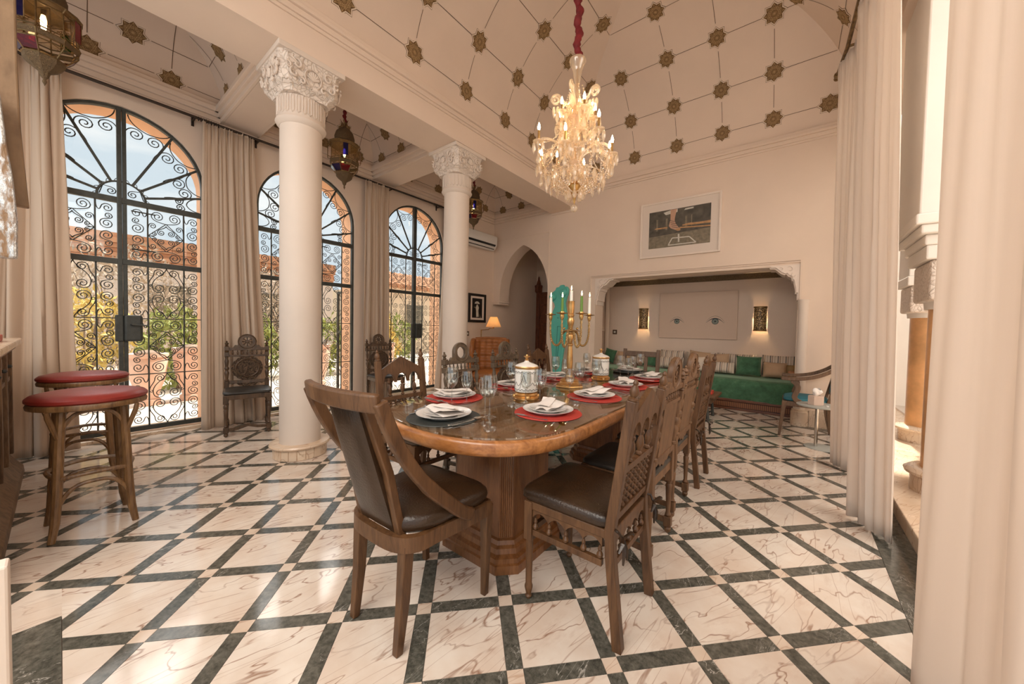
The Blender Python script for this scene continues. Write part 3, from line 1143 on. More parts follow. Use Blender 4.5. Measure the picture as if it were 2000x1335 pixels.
fill(cv, 'E', [5.85, 5.30, 4.62, 3.95, 3.18, 2.40, 1.62, .84], VY0, VY1, AY, TH, STAR, vault, ln, .10)
tag(ln.build('painted_line', 'star_line', vault, 0), kind='stuff')

# ---- aisle bays
BAYS = [(-.75, COLS[0][1]-.17), (COLS[0][1]+.17, COLS[1][1]-.17), (COLS[1][1]+.17, YB)]
for bi, (y0, y1) in enumerate(BAYS):
    z0 = 3.80
    ax, ay, bb = (BX0-XL)/2, (y1-y0)/2, .72
    if bi == 2:
        ay = .85
    def ring(th, y0=y0, y1=y1, ax=ax, ay=ay):
        t = 1-math.cos(th)
        return (XL+ax*t, BX0-ax*t, y0+ay*t, y1-ay*t, z0+bb*math.sin(th))
    bay = struct(vault_mesh(ring, 12, 8).build('ceiling_bay', 'plaster', None, 14), ['coved ceiling bay with stars in front of the nearest window', 'coved ceiling bay with stars between the two white columns', 'coved ceiling bay with stars beside the arched passage'][bi], 'ceiling')
    S2 = ((.03, -.17, -.12), (.055, -.12, -.07), (.085, -.07, -.02), (.06, -.02, .03))
    crown('cornice', bay, XL, y0, XL, y1, 1, 0, z0, S2)
    crown('cornice', bay, XL, y0, BX0, y0, 0, 1, z0, S2)
    crown('cornice', bay, XL, y1, BX0, y1, 0, -1, z0, S2)
    crown('cornice', bay, BX0, y0, BX0, y1, -1, 0, z0, S2)
    c2 = Cove(XL, BX0, y0, y1, ax, ay, bb, z0)
    ln = MB()
    qs = [lerp(y0, y1, (k+.5)/3) for k in range(3)] if bi < 2 else [lerp(y0, y1, (k+.5)/4) for k in range(4)]
    if bi == 0:
        qs = [-.40, .19, .777]
    fill(c2, 'W', qs, y0, y1, ay, [.15, .55], STAR_S, bay, ln, .02, True)
    fill(c2, 'E', qs, y0, y1, ay, [.15, .55], STAR_S, bay, ln, .02, True)
    xs = [lerp(XL, BX0, (k+.5)/3) for k in range(3)]
    fill(c2, 'N', xs, XL, BX0, ax, [.15, .55], STAR_S, bay, ln, .02, True)
    fill(c2, 'S', xs, XL, BX0, ax, [.15, .55], STAR_S, bay, ln, .02, True)
    tag(ln.build('painted_line', 'star_line', bay, 0), kind='stuff')
# roof slabs that close the ceilings from outside
MB().box((-6.0, -1.3, 5.75), (1.0, 6.5, 5.85)).build('roof_slab', 'plaster', beam, 0)
MB().box((-5.98, -1.3, 4.56), (BX0+.1, 6.5, 4.62)).build('roof_slab', 'plaster', beam, 0)

# ---- white columns
def column(x, y, label):
    t = thing('column', label, 'column', (x, y, 0), 0, 'white columns of the colonnade')
    t['kind'] = 'structure'
    MB().lathe([(.215, 0), (.215, .105), (.245, .105), (.252, .118), (.245, .132), (.175, .135)], (0, 0, 0), 40).build('base', 'marble_step', t)
    for k in range(20):
        a_ = 2*PI*k/20
        M = Matrix.Rotation(a_, 4, 'Z')
        MB(M).box((.205, -.032, .004), (.2205, .032, .102)).build('base_stone', 'marble_step', t, 0, bevel=.003)
    MB().lathe([(.170, .13), (.170, 3.04), (.172, 3.06)], (0, 0, 0), 40).build('shaft', 'column_white', t)
    MB().lathe([(.172, 3.04), (.195, 3.06), (.205, 3.08), (.195, 3.10), (.188, 3.11), (.188, 3.30), (.20, 3.30)], (0, 0, 0), 40).build('neck', 'column_white', t)
    fl = MB()
    for k in range(26):
        a_ = 2*PI*k/26
        c_, s_ = math.cos(a_), math.sin(a_)
        pts = [(.190*c_-s_*d, .190*s_+c_*d, z) for d, z in ((-.013, 3.135), (-.013, 3.25), (-.007, 3.275), (.007, 3.275), (.013, 3.25), (.013, 3.135), (.0, 3.12))]
        fl.tube(pts, .005, 4, closed=True)
    fl.build('neck_fluting', 'column_white', t)
    # carved block, wider at the top
    mb = MB()
    sec = [(.190, 3.28), (.20, 3.31), (.235, 3.34), (.245, 3.38), (.240, 3.46), (.250, 3.54), (.262, 3.555)]
    vs, fs = [], []
    for r_, z in sec:
        ch = .05
        for px, py in ((-r_+ch, -r_), (r_-ch, -r_), (r_, -r_+ch), (r_, r_-ch), (r_-ch, r_), (-r_+ch, r_), (-r_, r_-ch), (-r_, -r_+ch)):
            vs.append((px, py, z))
    for i in range(len(sec)-1):
        for k in range(8):
            l = (k+1) % 8
            fs.append((i*8+k, i*8+l, i*8+8+l, i*8+8+k))
    fs += [tuple(range(7, -1, -1)), tuple(range(8*(len(sec)-1), 8*len(sec)))]
    mb.add(vs, fs)
    cap = mb.build('capital', 'capital_carving', t, 25)
    # raised arabesque relief: palmette fan and S-scrolls on each face
    for f in range(4):
        M = Matrix.Rotation(PI/2*f, 4, 'Z') @ Matrix.Translation((0, -.252, 3.44))
        mb = MB(M)
        for k in range(7):
            an = R(20+k*23.3)
            mb.tube([(0, 0, -.035), (.05*math.cos(an), -.004, -.035+.065*math.sin(an))], [.006, .011], 6)
        mb.tube([(.068*math.cos(t_), -.002, -.02+.075*math.sin(t_)) for t_ in [R(-60)+R(300)*k/20 for k in range(21)]], .006, 5)
        for sx in (-1, 1):
            for (ox, oz, rr, tw) in ((.13, .04, .045, 1), (.15, -.045, .04, -1), (.09, -.085, .03, 1), (.20, .0, .03, 1)):
                sp = []
                for k in range(20):
                    q = k/19
                    an = tw*(q*5.5)+1.2
                    sp.append((sx*(ox+rr*(1-q*.8)*math.cos(an)), -.006, oz+rr*(1-q*.8)*math.sin(an)))
                mb.tube(sp, .009, 6)
        mb.build('carved_relief', 'column_white', cap)
    MB().box((-.275, -.275, 3.555), (.275, .275, ZB)).build('abacus', 'column_white', t, 0, bevel=.006)
column(*COLS[0], 'white column with carved capital standing nearest, behind the front leather chair')
column(*COLS[1], 'white column with carved capital farther back, beside the tan wing chair')
# ================================================================== WINDOWS (wrought iron doors)
def spiral(cx, cz, r, a0, turns, d, n=16, rend=.22):
    out = []
    for k in range(n+1):
        t = k/n
        an = a0+d*turns*2*PI*t
        rr = r*(1-(1-rend)*t)
        out.append((cx+rr*math.cos(an), cz+rr*math.sin(an)))
    return out
def bez2(*p, n=10):
    return bez(*p, n=n)
IR = .0046
def scroll_mesh(pts, r=IR):
    return MB().tube([(0, a, b) for a, b in pts], r, 4).mesh('scroll', 'iron', 0)
# quarter-panel scrolls, u from the panel axis, v from the row centre (.165 x .31)
S_H1 = scroll_mesh(bez2((0, .31), (.02, .22), (.150, .19), (.130, .066))+spiral(.070, .066, .060, 0, 1.75, -1, 22, .16)[1:])
S_H2 = scroll_mesh(spiral(.066, .250, .050, 0, 1.7, 1, 20, .16)[::-1]+bez2((.116, .250), (.114, .19), (.165, .17), (.164, .10))[1:]+spiral(.144, .10, .020, 0, .9, -1, 8)[1:])
S_D1 = scroll_mesh(bez2((.0, .16), (.03, .17), (.135, .17), (.135, .235))+spiral(.077, .235, .058, 0, 1.75, 1, 22, .16)[1:])
S_D2 = scroll_mesh([(0, .165), (.163, 0), (.163, .0)]+bez2((.163, 0), (.166, .06), (.166, .08), (.160, .115), n=5)[1:]+spiral(.124, .118, .036, 0, 1.5, 1, 16, .2)[1:])
S_D3 = scroll_mesh(bez2((0, .14), (.01, .10), (.080, .10), (.080, .055))+spiral(.046, .055, .034, 0, 1.5, -1, 14, .2)[1:])
S_D4 = scroll_mesh(bez2((.155, 0), (.12, .0), (.095, .01), (.09, .03))+spiral(.112, .032, .022, PI, 1.2, -1, 10)[1:])
S_SIDE = scroll_mesh(bez2((.160, .31), (.165, .20), (.13, .19), (.122, .235))+spiral(.072, .235, .050, 0, 1.6, 1, 18, .18)[1:])
S_SIDE2 = scroll_mesh(spiral(.066, .150, .032, PI, 1.3, -1, 12)[::-1]+bez2((.034, .150), (.03, .10), (.125, .14), (.130, .07))[1:]+spiral(.076, .064, .054, 0, 1.65, -1, 20, .18)[1:])
def window(idx, c, label):
    t = thing('window_%d' % idx, label, 'window', (XL-.055, c, 0))
    t['kind'] = 'structure'
    z1, z2, z0 = 1.857, 2.49, .045
    fw_ = .028
    arc = arch_pts(0, WH-fw_/2, WS, WH-fw_/2, 28)
    MB().sweep([(0, -WH+fw_/2, z0)]+[(0, a_, b_) for a_, b_ in arc]+[(0, WH-fw_/2, z0)], .05, fw_, (1, 0, 0)).build('frame', 'iron', t, 30)
    MB().box((-.03, -.036, z0), (.03, -.002, 3.43)).build('mullion', 'iron', t, 0, bevel=.004)
    MB().box((-.022, .002, z0), (.022, .032, 3.42)).build('mullion', 'iron', t, 0, bevel=.004)
    for z in (z1, z2):
        MB().box((-.026, -WH+.02, z-.028), (.026, WH-.02, z+.028)).build('transom', 'iron', t, 0, bevel=.004)
    MB().box((-.02, -WH+.02, z0), (.02, WH-.02, z0+.05)).build('bottom_rail', 'iron', t, 0)
    # glazing
    gp = MB().box((-.044, -WH+.02, z0+.04), (-.040, -.02, z1)).build('pane', 'glass_window', t, 0)
    MB().box((-.044, .02, z0+.04), (-.040, WH-.02, z1)).build('pane', 'glass_window', t, 0)
    MB().box((-.044, -WH+.02, z1), (-.040, -.02, z2)).build('pane', 'glass_window', t, 0)
    MB().box((-.044, .02, z1), (-.040, WH-.02, z2)).build('pane', 'glass_window', t, 0)
    MB().strip([p[0] for p in arc], [z2]*len(arc), [p[1] for p in arc], -.044, -.040, 'yxz').build('pane', 'glass_window', t, 0)
    rows = [(z0+.05, .66), (.66, 1.265), (1.265, z1-.028), (z1+.028, z2-.028)]
    kinds = 'HDHD'
    for (za, zb), kd in zip(rows, kinds):
        hh = (zb-za)/2
        zm = (za+zb)/2
        for s in (-1, 1):
            p0, p1 = .04, WH-.034
            lw = p1-p0
            b1, b2 = p0+lw*.25, p0+lw*.75
            if za < z1:
                MB().box((-.008, s*p0, zb-.005), (.008, s*p1, zb+.005)).build('bar', 'iron', t, 0) if zb < 1.6 else None
            cu = s*(b1+b2)/2
            w = (b2-b1)/2
            su, sv = w/.168, hh/.31
            for a_ in (-1, 1):
                for b_ in (-1, 1):
                    for me in ((S_H1, S_H2) if kd == 'H' else (S_D1, S_D2, S_D3, S_D4)):
                        inst(me, 'scroll', t, (0, cu, zm), (0, 0, 0), (1, a_*su, b_*sv))
            for bb_, dirn, wid in ((b1, -1, b1-p0), (b2, 1, p1-b2)):
                for b_ in (-1, 1):
                    for me in (S_SIDE, S_SIDE2):
                        inst(me, 'scroll', t, (0, s*(bb_+dirn*wid), zm), (0, 0, 0), (1, -s*dirn*(wid/.165), b_*sv))
    for s in (-1, 1):
        p0, p1 = .04, WH-.034
        for f in (.25, .75):
            y = s*(p0+(p1-p0)*f)
            MB().box((-.006, y-.006, z0), (.006, y+.006, z2)).build('bar', 'iron', t, 0)
    # fan light
    zc = z2+.028
    MB().tube([(0, .17*math.cos(a_), zc+.17*math.sin(a_)) for a_ in [PI*k/20 for k in range(21)]], .010, 6).build('fan_ring', 'iron', t)
    MB().tube([(0, (.185+.012*math.cos(18*a_))*math.cos(a_), zc+(.185+.012*math.cos(18*a_))*math.sin(a_)) for a_ in [PI*k/110 for k in range(111)]], .0035, 3).build('fan_beading', 'iron', t)
    def reach(an):
        dy, dz = math.cos(an), math.sin(an)
        r_ = .2
        while r_ < 1.2:
            y, z = r_*dy, zc+r_*dz
            if abs(y) > WH-.03 or (z > WS and math.hypot(y, z-WS) > WH-.03):
                break
            r_ += .004
        return r_
    angs = [R(k) for k in (16, 40, 64, 116, 140, 164)]
    for an in angs:
        rr = reach(an)
        MB().sweep([(0, .17*math.cos(an), zc+.17*math.sin(an)), (0, rr*math.cos(an), zc+rr*math.sin(an))], .014, .022, (1, 0, 0)).build('spoke', 'iron', t, 0)
    bounds = [0]+[16, 40, 64]+[88]
    for s in (-1, 1):
        for k in range(4):
            am = R((bounds[k]+bounds[k+1])/2)
            if s < 0:
                am = PI-am
            rr = reach(am)
            half = rr*math.sin(R(bounds[k+1]-bounds[k])/2)*.92
            d = Vector((math.cos(am), math.sin(am)))
            n_ = Vector((-d.y, d.x))
            for q in (-1, 1):
                # swag from the spoke end, then an inward volute
                pts = bez2((rr-.02, q*half), (rr-.09, q*half*.85), (rr-.12, q*half*.4), (rr-.125, 0))
                c_ = (rr-.185, q*half*.42)
                r_ = min(.058, half*.44)
                pt2 = bez2((rr-.30, q*half*.74), (rr-.26, q*half*.9), (rr-.12, q*half*.98), (c_[0]+r_, c_[1]))
                sp = [(c_[0]+x, c_[1]+y*q) for x, y in spiral(0, 0, r_, 0, 1.6, -1, 18, .16)]
                for pp in (pts, pt2+sp[1:]):
                    MB().tube([(0, (d*u+n_*v).x, zc+(d*u+n_*v).y) for u, v in pp], .0048, 4).build('fan_scroll', 'iron', t)
            
        sp = spiral(s*.075, zc+.055, .038, PI/2, 1.5, s, 14)
        MB().tube([(0, a_, b_) for a_, b_ in [(s*.155, zc+.01), (s*.13, zc+.10)]+sp], .0045, 4).build('fan_scroll', 'iron', t)
    # lock case with lever
    lk = MB().box((.01, .0, 1.02), (.07, .135, 1.30)).build('lock_case', 'iron', t, 0, bevel=.02)
    MB().box((-.01, -.06, 1.02), (.045, .0, 1.30)).build('lock_keep', 'iron', t, 0, bevel=.01)
    MB().tube([(.07, .05, 1.20), (.11, .05, 1.20), (.115, .17, 1.19)], .008, 6).build('lever', 'iron', lk)
    for z in (2.0, 2.4):
        MB().tube([(.03, .06, z), (.03, .24, z)], .007, 6).build('bolt', 'iron', t)
    return t
window(1, WC[0], 'arched iron scrollwork door nearest the bar stools')
window(2, WC[1], 'arched iron scrollwork door partly hidden by the nearer white column')
window(3, WC[2], 'arched iron scrollwork door farthest along, left of the farther column')
# an iron leaf folded back at the far side of the second door
t = thing('iron_shutter', 'narrow glazed iron leaf standing open beyond the second door', 'shutter', (XL-.30, WC[1]+WH+.02, 0))
for z in (.05, 1.1, 1.76):
    MB().box((-.26, -.015, z), (-.04, .015, z+.04)).build('rail', 'iron', t, 0)
for x in (-.30, -.04):
    MB().box((x, -.015, .05), (x+.04, .015, 1.8)).build('stile', 'iron', t, 0)
MB().box((-.26, -.003, .09), (-.04, .003, 1.76)).build('pane', 'glass_window', t, 0)

# ================================================================== CURTAINS
def curtain(name, label, group, top, bot, zt, zb, nf, amp, mat, flare=1.0, header=True, seed=1, pts=None):
    """cloth hung between two plan points (top) that may spread to other plan points (bot)"""
    rnd = random.Random(seed)
    ph = [rnd.uniform(-.5, .5) for _ in range(nf*2+6)]
    wv = [rnd.uniform(.6, 1.25) for _ in range(nf*2+6)]
    (ax_, ay_), (bx_, by_) = top
    (cx_, cy_), (dx_, dy_) = bot
    nu, nv = nf*18, 34
    def fn(s, q):
        # q: 0 top .. 1 bottom
        tx, ty = lerp(ax_, bx_, s), lerp(ay_, by_, s)
        ux, uy = lerp(cx_, dx_, s), lerp(cy_, dy_, s)
        e = q**flare
        x, y = lerp(tx, ux, e), lerp(ty, uy, e)
        d = Vector((lerp(bx_-ax_, dx_-cx_, e), lerp(by_-ay_, dy_-cy_, e))).normalized()
        n = Vector((-d.y, d.x))
        f = s*nf
        k = int(min(f, nf-1e-6))
        a_ = amp*wv[k]*(.35+.65*min(1, q*3))*(1+.25*q)
        f = f+.30*math.sin(2*PI*(s*2.3+ph[1]))+.16*math.sin(2*PI*(s*5.1+ph[2]))+.10*q*math.sin(2*PI*s*3+ph[3])
        off = a_*(.55+.45*math.sin(2*PI*(s*3.7+ph[4])+q*.8))*math.sin(2*PI*f+.5*math.sin(2.2*q+ph[5]))+.26*a_*math.sin(2*PI*(f*1.73+ph[0]+.35*q))*(.4+.6*q)+.07*a_*math.sin(2*PI*(s*nf*3.1+q*1.3))
        if q < .03 and header:
            off += .010*math.sin(2*PI*f*3+1)
        sh = .35*a_*math.cos(2*PI*f+ph[k])
        z = lerp(zt, zb, q)
        if q > .985:
            z = zb+.004*math.sin(f*7)
        return (x+n.x*off+d.x*sh, y+n.y*off+d.y*sh, z)
    mb = MB().grid(fn, nu, nv)
    o = mb.build(name, mat, None, 80)
    so = o.modifiers.new('cloth', 'SOLIDIFY')
    so.thickness = .003
    tag(o, label, 'curtain', group)
    if header:
        # gathered heading tape with pinch pleats
        def hd(s, q):
            p = fn(s, q*.035)
            return (p[0], p[1], zt+.045*(1-q)-.02+.012*math.sin(s*nf*2*PI*2.7)*(1-q))
        MB().grid(hd, nf*18, 3).build('heading', mat, o, 80)
    return o
ZR = 3.52
XC = XL+.13
curtain('curtain', 'long beige curtain hanging behind the two red bar stools', 'beige window curtains', ((XC, -.62), (XC, .03)), ((XC+.10, -.85), (XC+.06, .10)), ZR, .01, 9, .055, 'curtain_linen', 1.3, True, 3)
curtain('curtain', 'long beige curtain hanging behind the first dark carved wall chair', 'beige window curtains', ((XC, 1.02), (XC, 1.50)), ((XC+.09, 1.00), (XC+.0, 1.66)), ZR, .01, 9, .056, 'curtain_linen', 1.4, True, 5)
curtain('curtain', 'long beige curtain between the second and third iron doors', 'beige window curtains', ((XC, 2.95), (XC, 3.36)), ((XC+.0, 2.92), (XC+.0, 3.40)), ZR, .01, 8, .052, 'curtain_linen', 1.3, True, 9)
curtain('curtain', 'narrow beige curtain half hidden behind the farther white column', 'beige window curtains', ((XC, 4.56), (XC, 5.02)), ((XC+.06, 4.34), (XC+.05, 5.0)), ZR, .01, 8, .052, 'curtain_linen', 2.0, True, 11)
# rods
t = thing('curtain_rod', 'long dark iron double rod above the beige window curtains', 'curtain rod', (XC, 0, ZR))
MB().tube([(0, -1.2, .03), (0, 5.25, .03)], .016, 8).build('rod', 'rod_iron', t)
MB().tube([(-.06, -1.2, .055), (-.06, 5.25, .055)], .012, 8).build('rod', 'rod_iron', t)
for y in (-.45, .95, 1.55, 2.62, 3.42, 4.45):
    b = MB().box((-.13, -.012, -.03), (-.118, .012, .09)).box((-.13, -.008, .015), (.02, .008, .026)).build('bracket', 'rod_iron', t, 0, loc=(0, y, 0))
for y0 in (.98, 2.5, 4.3):
    rg = MB()
    for k in range(9):
        rg.tube([(.0+.020*math.cos(a_), y0+k*.022, .025+.022*math.sin(a_)) for a_ in [2*PI*q/8 for q in range(8)]], .004, 4, closed=True)
    rg.build('ring_cluster', 'rod_iron', t)
# patio side
XP = .36
curtain('curtain', 'white curtain farthest back on the patio side, behind the round side table', 'white patio curtains', ((.285, 4.60), (.40, 4.20)), ((.36, 4.56), (.45, 4.34)), 3.84, .01, 5, .026, 'curtain_white', 1.2, True, 21)
curtain('curtain', 'white curtain gathered in the middle of the patio opening', 'white patio curtains', ((.335, 3.90), (.45, 3.12)), ((.365, 3.30), (.525, 2.99)), 3.84, .02, 6, .030, 'curtain_white', 1.0, True, 27)
curtain('curtain', 'wide white curtain filling the right edge of the view', 'white patio curtains', ((.405, 1.85), (.66, .62)), ((.39, 1.86), (.62, .45)), 3.84, .01, 6, .040, 'curtain_white', 2.2, True, 33)
t = thing('curtain_rod', 'bronze rod carrying the white patio curtains', 'curtain rod', (XP, 0, 3.86))
MB().tube([(.1, -.5, 0), (0, 3.0, 0), (-.04, 4.35, 0), (-.075, 4.75, 0)], .016, 8).build('rod', 'aged_brass', t)
MB().lathe([(.016, 0), (.03, .01), (.03, .03), (.018, .05), (.028, .08), (0, .12)], (-.075, 4.75, 0), 10, 'y').build('rod_finial', 'aged_brass', t)
MB().tube([(-.04, 4.35, 0), (.25, 4.35, .0)], .011, 6).build('bracket', 'aged_brass', t)

# ================================================================== PATIO
ZS = .13
sp_ = MB()
sp_.box((XR, -1.3, -.1), (6.5, 12, ZS-.02))
pat = struct(sp_.build('patio_floor', 'marble_step', None, 0), 'raised marble step and sunlit patio floor outside the curtains', 'step')
for k in range(9):
    y0 = -1.3+k*.9
    MB().box((XR-.02, y0+.001, ZS-.02), (1.35, y0+.899, ZS+.005)).build('step_slab', 'marble_step', pat, 0, bevel=.006)
MB().box((1.35, -1.3, ZS-.02), (6.5, 12, ZS+.003)).build('patio_paving', 'pavement', pat, 0)
def ocol(x, y, label, r=.165):
    t = thing('patio_column', label, 'column', (x, y, ZS+.005), 0, 'orange patio columns')
    t['kind'] = 'structure'
    MB().lathe([(r+.05, 0), (r+.05, .12), (r+.08, .125), (r+.085, .145), (r+.06, .165), (r+.005, .17)], (0, 0, 0), 32).build('base', 'marble_step', t)
    MB().lathe([(r, .165), (r, 1.31)], (0, 0, 0), 32).build('shaft', 'tadelakt', t)
    q = r+.045
    MB().lathe([(r+.02, 1.31), (r+.025, 1.36), (q, 1.37)], (0, 0, 0), 32).build('neck', 'patio_white', t)
    MB().box((-q, -q, 1.365), (q, q, 1.64)).build('capital', 'capital_carving', t, 0, bevel=.02)
    q += .03
    MB().box((-q, -q, 1.64), (q, q, 1.735)).build('abacus', 'patio_white', t, 0, bevel=.01)
    return t
ocol(.95, 3.80, 'orange plaster patio column just outside the gathered white curtain')
ocol(1.18, 5.55, 'orange plaster patio column farther out in the sunlit patio')
# pier and arcade wall above the columns
pr_ = MB()
pr_.box((.66, 3.52, 2.07), (1.20, 4.20, 5.0))
pr_.box((.70, 3.55, 1.87), (1.18, 4.1, 1.94)).box((.67, 3.50, 1.94), (1.20, 4.16, 2.0)).box((.64, 3.48, 2.0), (1.22, 4.22, 2.07))
pr_.box((.95, 5.33, 1.87), (1.41, 5.77, 5.0))
pr_.box((.92, 4.02, 3.6), (1.10, 5.4, 5.0))
struct(pr_.build('patio_wall', 'patio_white', None, 0, bevel=.01), 'white piers and wall above the orange patio columns', 'wall')
pb = MB()
pb.box((3.6, -1.3, 0), (3.8, 12, 4.2)).box((.7, 8.2, 0), (3.8, 8.4, 4.2))
struct(pb.build('patio_far_wall', 'patio_white', None, 0), 'sunlit far walls of the patio behind the orange columns', 'wall')

# ================================================================== OUTSIDE THE WINDOWS
g = MB().box((-60, -40, -.12), (XL-.42, 60, -.03))
gr = struct(g.build('terrace', 'pavement', None, 0), 'pale sunlit terrace paving outside the iron doors', 'terrace')
# garden building with terracotta cornice
t = thing('garden_building', 'pink garden building with a stepped terracotta cornice beyond the nearest doors', 'building', (-15, 0, 0))
MB().box((-1.0, -9, -.1), (0, 6.8, 3.0)).build('wall', 'house_pink', t, 0)
for k in range(6):
    y = -8+k*2.4
    MB().box((-.02, y, .9), (.03, y+.9, 2.3)).build('window', 'photo_mid', t, 0)
for k, (d, z0, z1) in enumerate(((.06, 2.88, 2.98), (.16, 2.99, 3.10), (.10, 3.11, 3.22), (.22, 3.23, 3.34), (.30, 3.35, 3.48), (.24, 3.49, 3.62))):
    for q in range(20):
        y0 = -9+q*.79
        MB().box((-.1, y0+.004, z0), (d+random.uniform(0, .015), y0+.786, z1)).build('cornice_brick', 'brick_terracotta', t, 0)
t = thing('cream_house', 'cream house with an orange tiled eave beyond the farthest door', 'building', (-14, 8.6, 0))
MB().box((-6, 0, -.1), (0, 9, 3.0)).build('wall', 'house_cream', t, 0)
for k in range(30):
    y = -.2+k*.31
    MB().tube([(.45, y, 2.95), (-2.5, y, 3.9)], .12, 8).build('roof_tile', 'brick_terracotta', t)
for k in range(3):
    MB().box((-.02, 1+k*2.4, .8), (.03, 1.9+k*2.4, 2.2)).build('window', 'photo_mid', t, 0)
def bush(name, label, x, y, z, rx, rz, mat, n, seed, group, leaf=.07):
    rnd = random.Random(seed)
    t = thing(name, label, 'shrub', (x, y, -.03), 0, group)
    mb = MB()
    for _ in range(n):
        a_, b_ = rnd.uniform(0, 2*PI), math.acos(rnd.uniform(-1, 1))
        rr = rnd.uniform(.55, 1)**.5*(1+.25*math.sin(a_*3+seed)*math.sin(b_*4))
        c = Vector((rx*rr*math.sin(b_)*math.cos(a_), rx*rr*math.sin(b_)*math.sin(a_), z+rz*rr*math.cos(b_)))
        if c.z < .02:
            continue
        l = leaf*rnd.uniform(.6, 1.4)
        M = Euler((rnd.uniform(0, 6), rnd.uniform(0, 6), rnd.uniform(0, 6))).to_matrix()
        mb.add([c+M @ Vector(p) for p in ((-l, 0, 0), (0, -l*.35, .01), (l, 0, 0), (0, l*.35, .01))], [(0, 1, 2, 3)])
    tag(mb.build('foliage', mat, t, 0), kind='stuff')
    st = MB()
    for k in range(7):
        a_ = rnd.uniform(0, 2*PI)
        st.tube([(0, 0, 0), (rx*.3*math.cos(a_), rx*.3*math.sin(a_), z*.6), (rx*.7*math.cos(a_), rx*.7*math.sin(a_), z+rz*.5)], [.03, .02, .006], 5)
    st.build('branch', 'bark', t)
gs = 'garden shrubs outside the doors'
bush('shrub', 'golden green shrub outside, just right of the nearest door lock', -9.2, 1.35, .75, .55, .75, 'leaf_green', 1300, 1, gs)
bush('shrub', 'yellow shrub outside, seen left of the nearest door lock', -10.2, .25, 1.05, .6, .75, 'leaf_gold', 1100, 2, gs)
bush('shrub', 'green shrub outside, seen at the right side of the nearest door', -9.8, 2.65, .7, .6, .7, 'leaf_green', 1200, 3, gs)
bush('shrub', 'green shrub outside, seen left of the nearer white column', -9.4, 4.0, .75, .6, .75, 'leaf_green', 1200, 4, gs)
bush('shrub', 'yellow shrub outside, seen right of the nearer white column', -9.6, 5.5, .85, .7, .8, 'leaf_gold', 1300, 5, gs)
bush('shrub', 'leafless grey brown shrub rising behind the golden ones', -12.2, .9, 1.6, 1.2, 1.3, 'leaf_dry', 3000, 6, gs, .06)
bush('shrub', 'leafless grey brown shrub beside the first, farther right', -12.4, 3.6, 1.6, 1.2, 1.25, 'leaf_dry', 2800, 7, gs, .06)
bush('shrub', 'low green hedge shrub at the far end of the garden', -11.5, 7.3, .8, .9, .8, 'leaf_green', 1500, 8, gs)
for k, (x, y, h_, lab) in enumerate(((-7.7, .80, .78, 'pink stone pot standing left on the terrace outside the nearest door'), (-7.8, 1.30, .85, 'pink stone pot with a rounded top, second along the terrace'), (-7.9, 1.85, .80, 'pink stone pot, third along the terrace'), (-7.9, 3.3, .85, 'pink stone pot seen left of the nearer column'), (-8.0, 4.9, .85, 'pink stone pot seen right of the nearer column'))):
    t = thing('stone_pot', lab, 'pot', (x, y, -.03), 0, 'stone pots on the terrace')
    MB().lathe([(.14, 0), (.14, .08), (.11, .10), (.12, .16), (.19, .4), (.22, h_-.12), (.20, h_-.06), (.23, h_-.05), (.23, h_), (.15, h_-.02)], (0, 0, 0), 18).build('body', 'stone_pink', t)
    MB().ball((0, 0, h_-.02), .15, 10, 6, (1, 1, .5)).build('soil_mound', 'bark', t)
# ================================================================== FURNITURE
def RX(a):
    return Matrix.Rotation(a, 4, 'X')
def TR(*p):
    return Matrix.Translation(p)
def puffy(mb, w, d, h, z, crown_=.02, n=10, cx=0, cy=0, p=4.0):
    """soft seat pad: superellipse outline, rounded rim, crowned top"""
    pr = [(0, 0), (.93, 0), (1, .25), (1, .6), (.96, .85), (.88, 1)]
    m_ = 36
    vs, fs = [], []
    def pt(k, s_):
        a_ = 2*PI*k/m_
        c, s = math.cos(a_), math.sin(a_)
        return (cx+w/2*s_*math.copysign(abs(c)**(2/p), c), cy+d/2*s_*math.copysign(abs(s)**(2/p), s))
    rings = [(r_, z+h*q) for r_, q in pr[1:]]
    for r_ in (.7, .45, .2):
        rings.append((r_, z+h+crown_*(1-r_*r_)))
    for r_, zz in rings:
        for k in range(m_):
            x, y = pt(k, r_)
            vs.append((x, y, zz))
    for i in range(len(rings)-1):
        for k in range(m_):
            l = (k+1) % m_
            fs.append((i*m_+k, i*m_+l, (i+1)*m_+l, (i+1)*m_+k))
    fs.append(tuple(range(m_-1, -1, -1)))
    fs.append(tuple(range((len(rings)-1)*m_, len(rings)*m_)))
    return mb.add(vs, fs)

BAL = [(.006, 0), (.012, .004), (.012, .012), (.007, .018), (.011, .030), (.015, .050), (.011, .072), (.006, .086), (.010, .092), (.010, .100), (.006, .105), (.008, .13)]
def scaled(prof, h, r=1):
    k = h/prof[-1][1]
    return [(a*r, b*k) for a, b in prof]

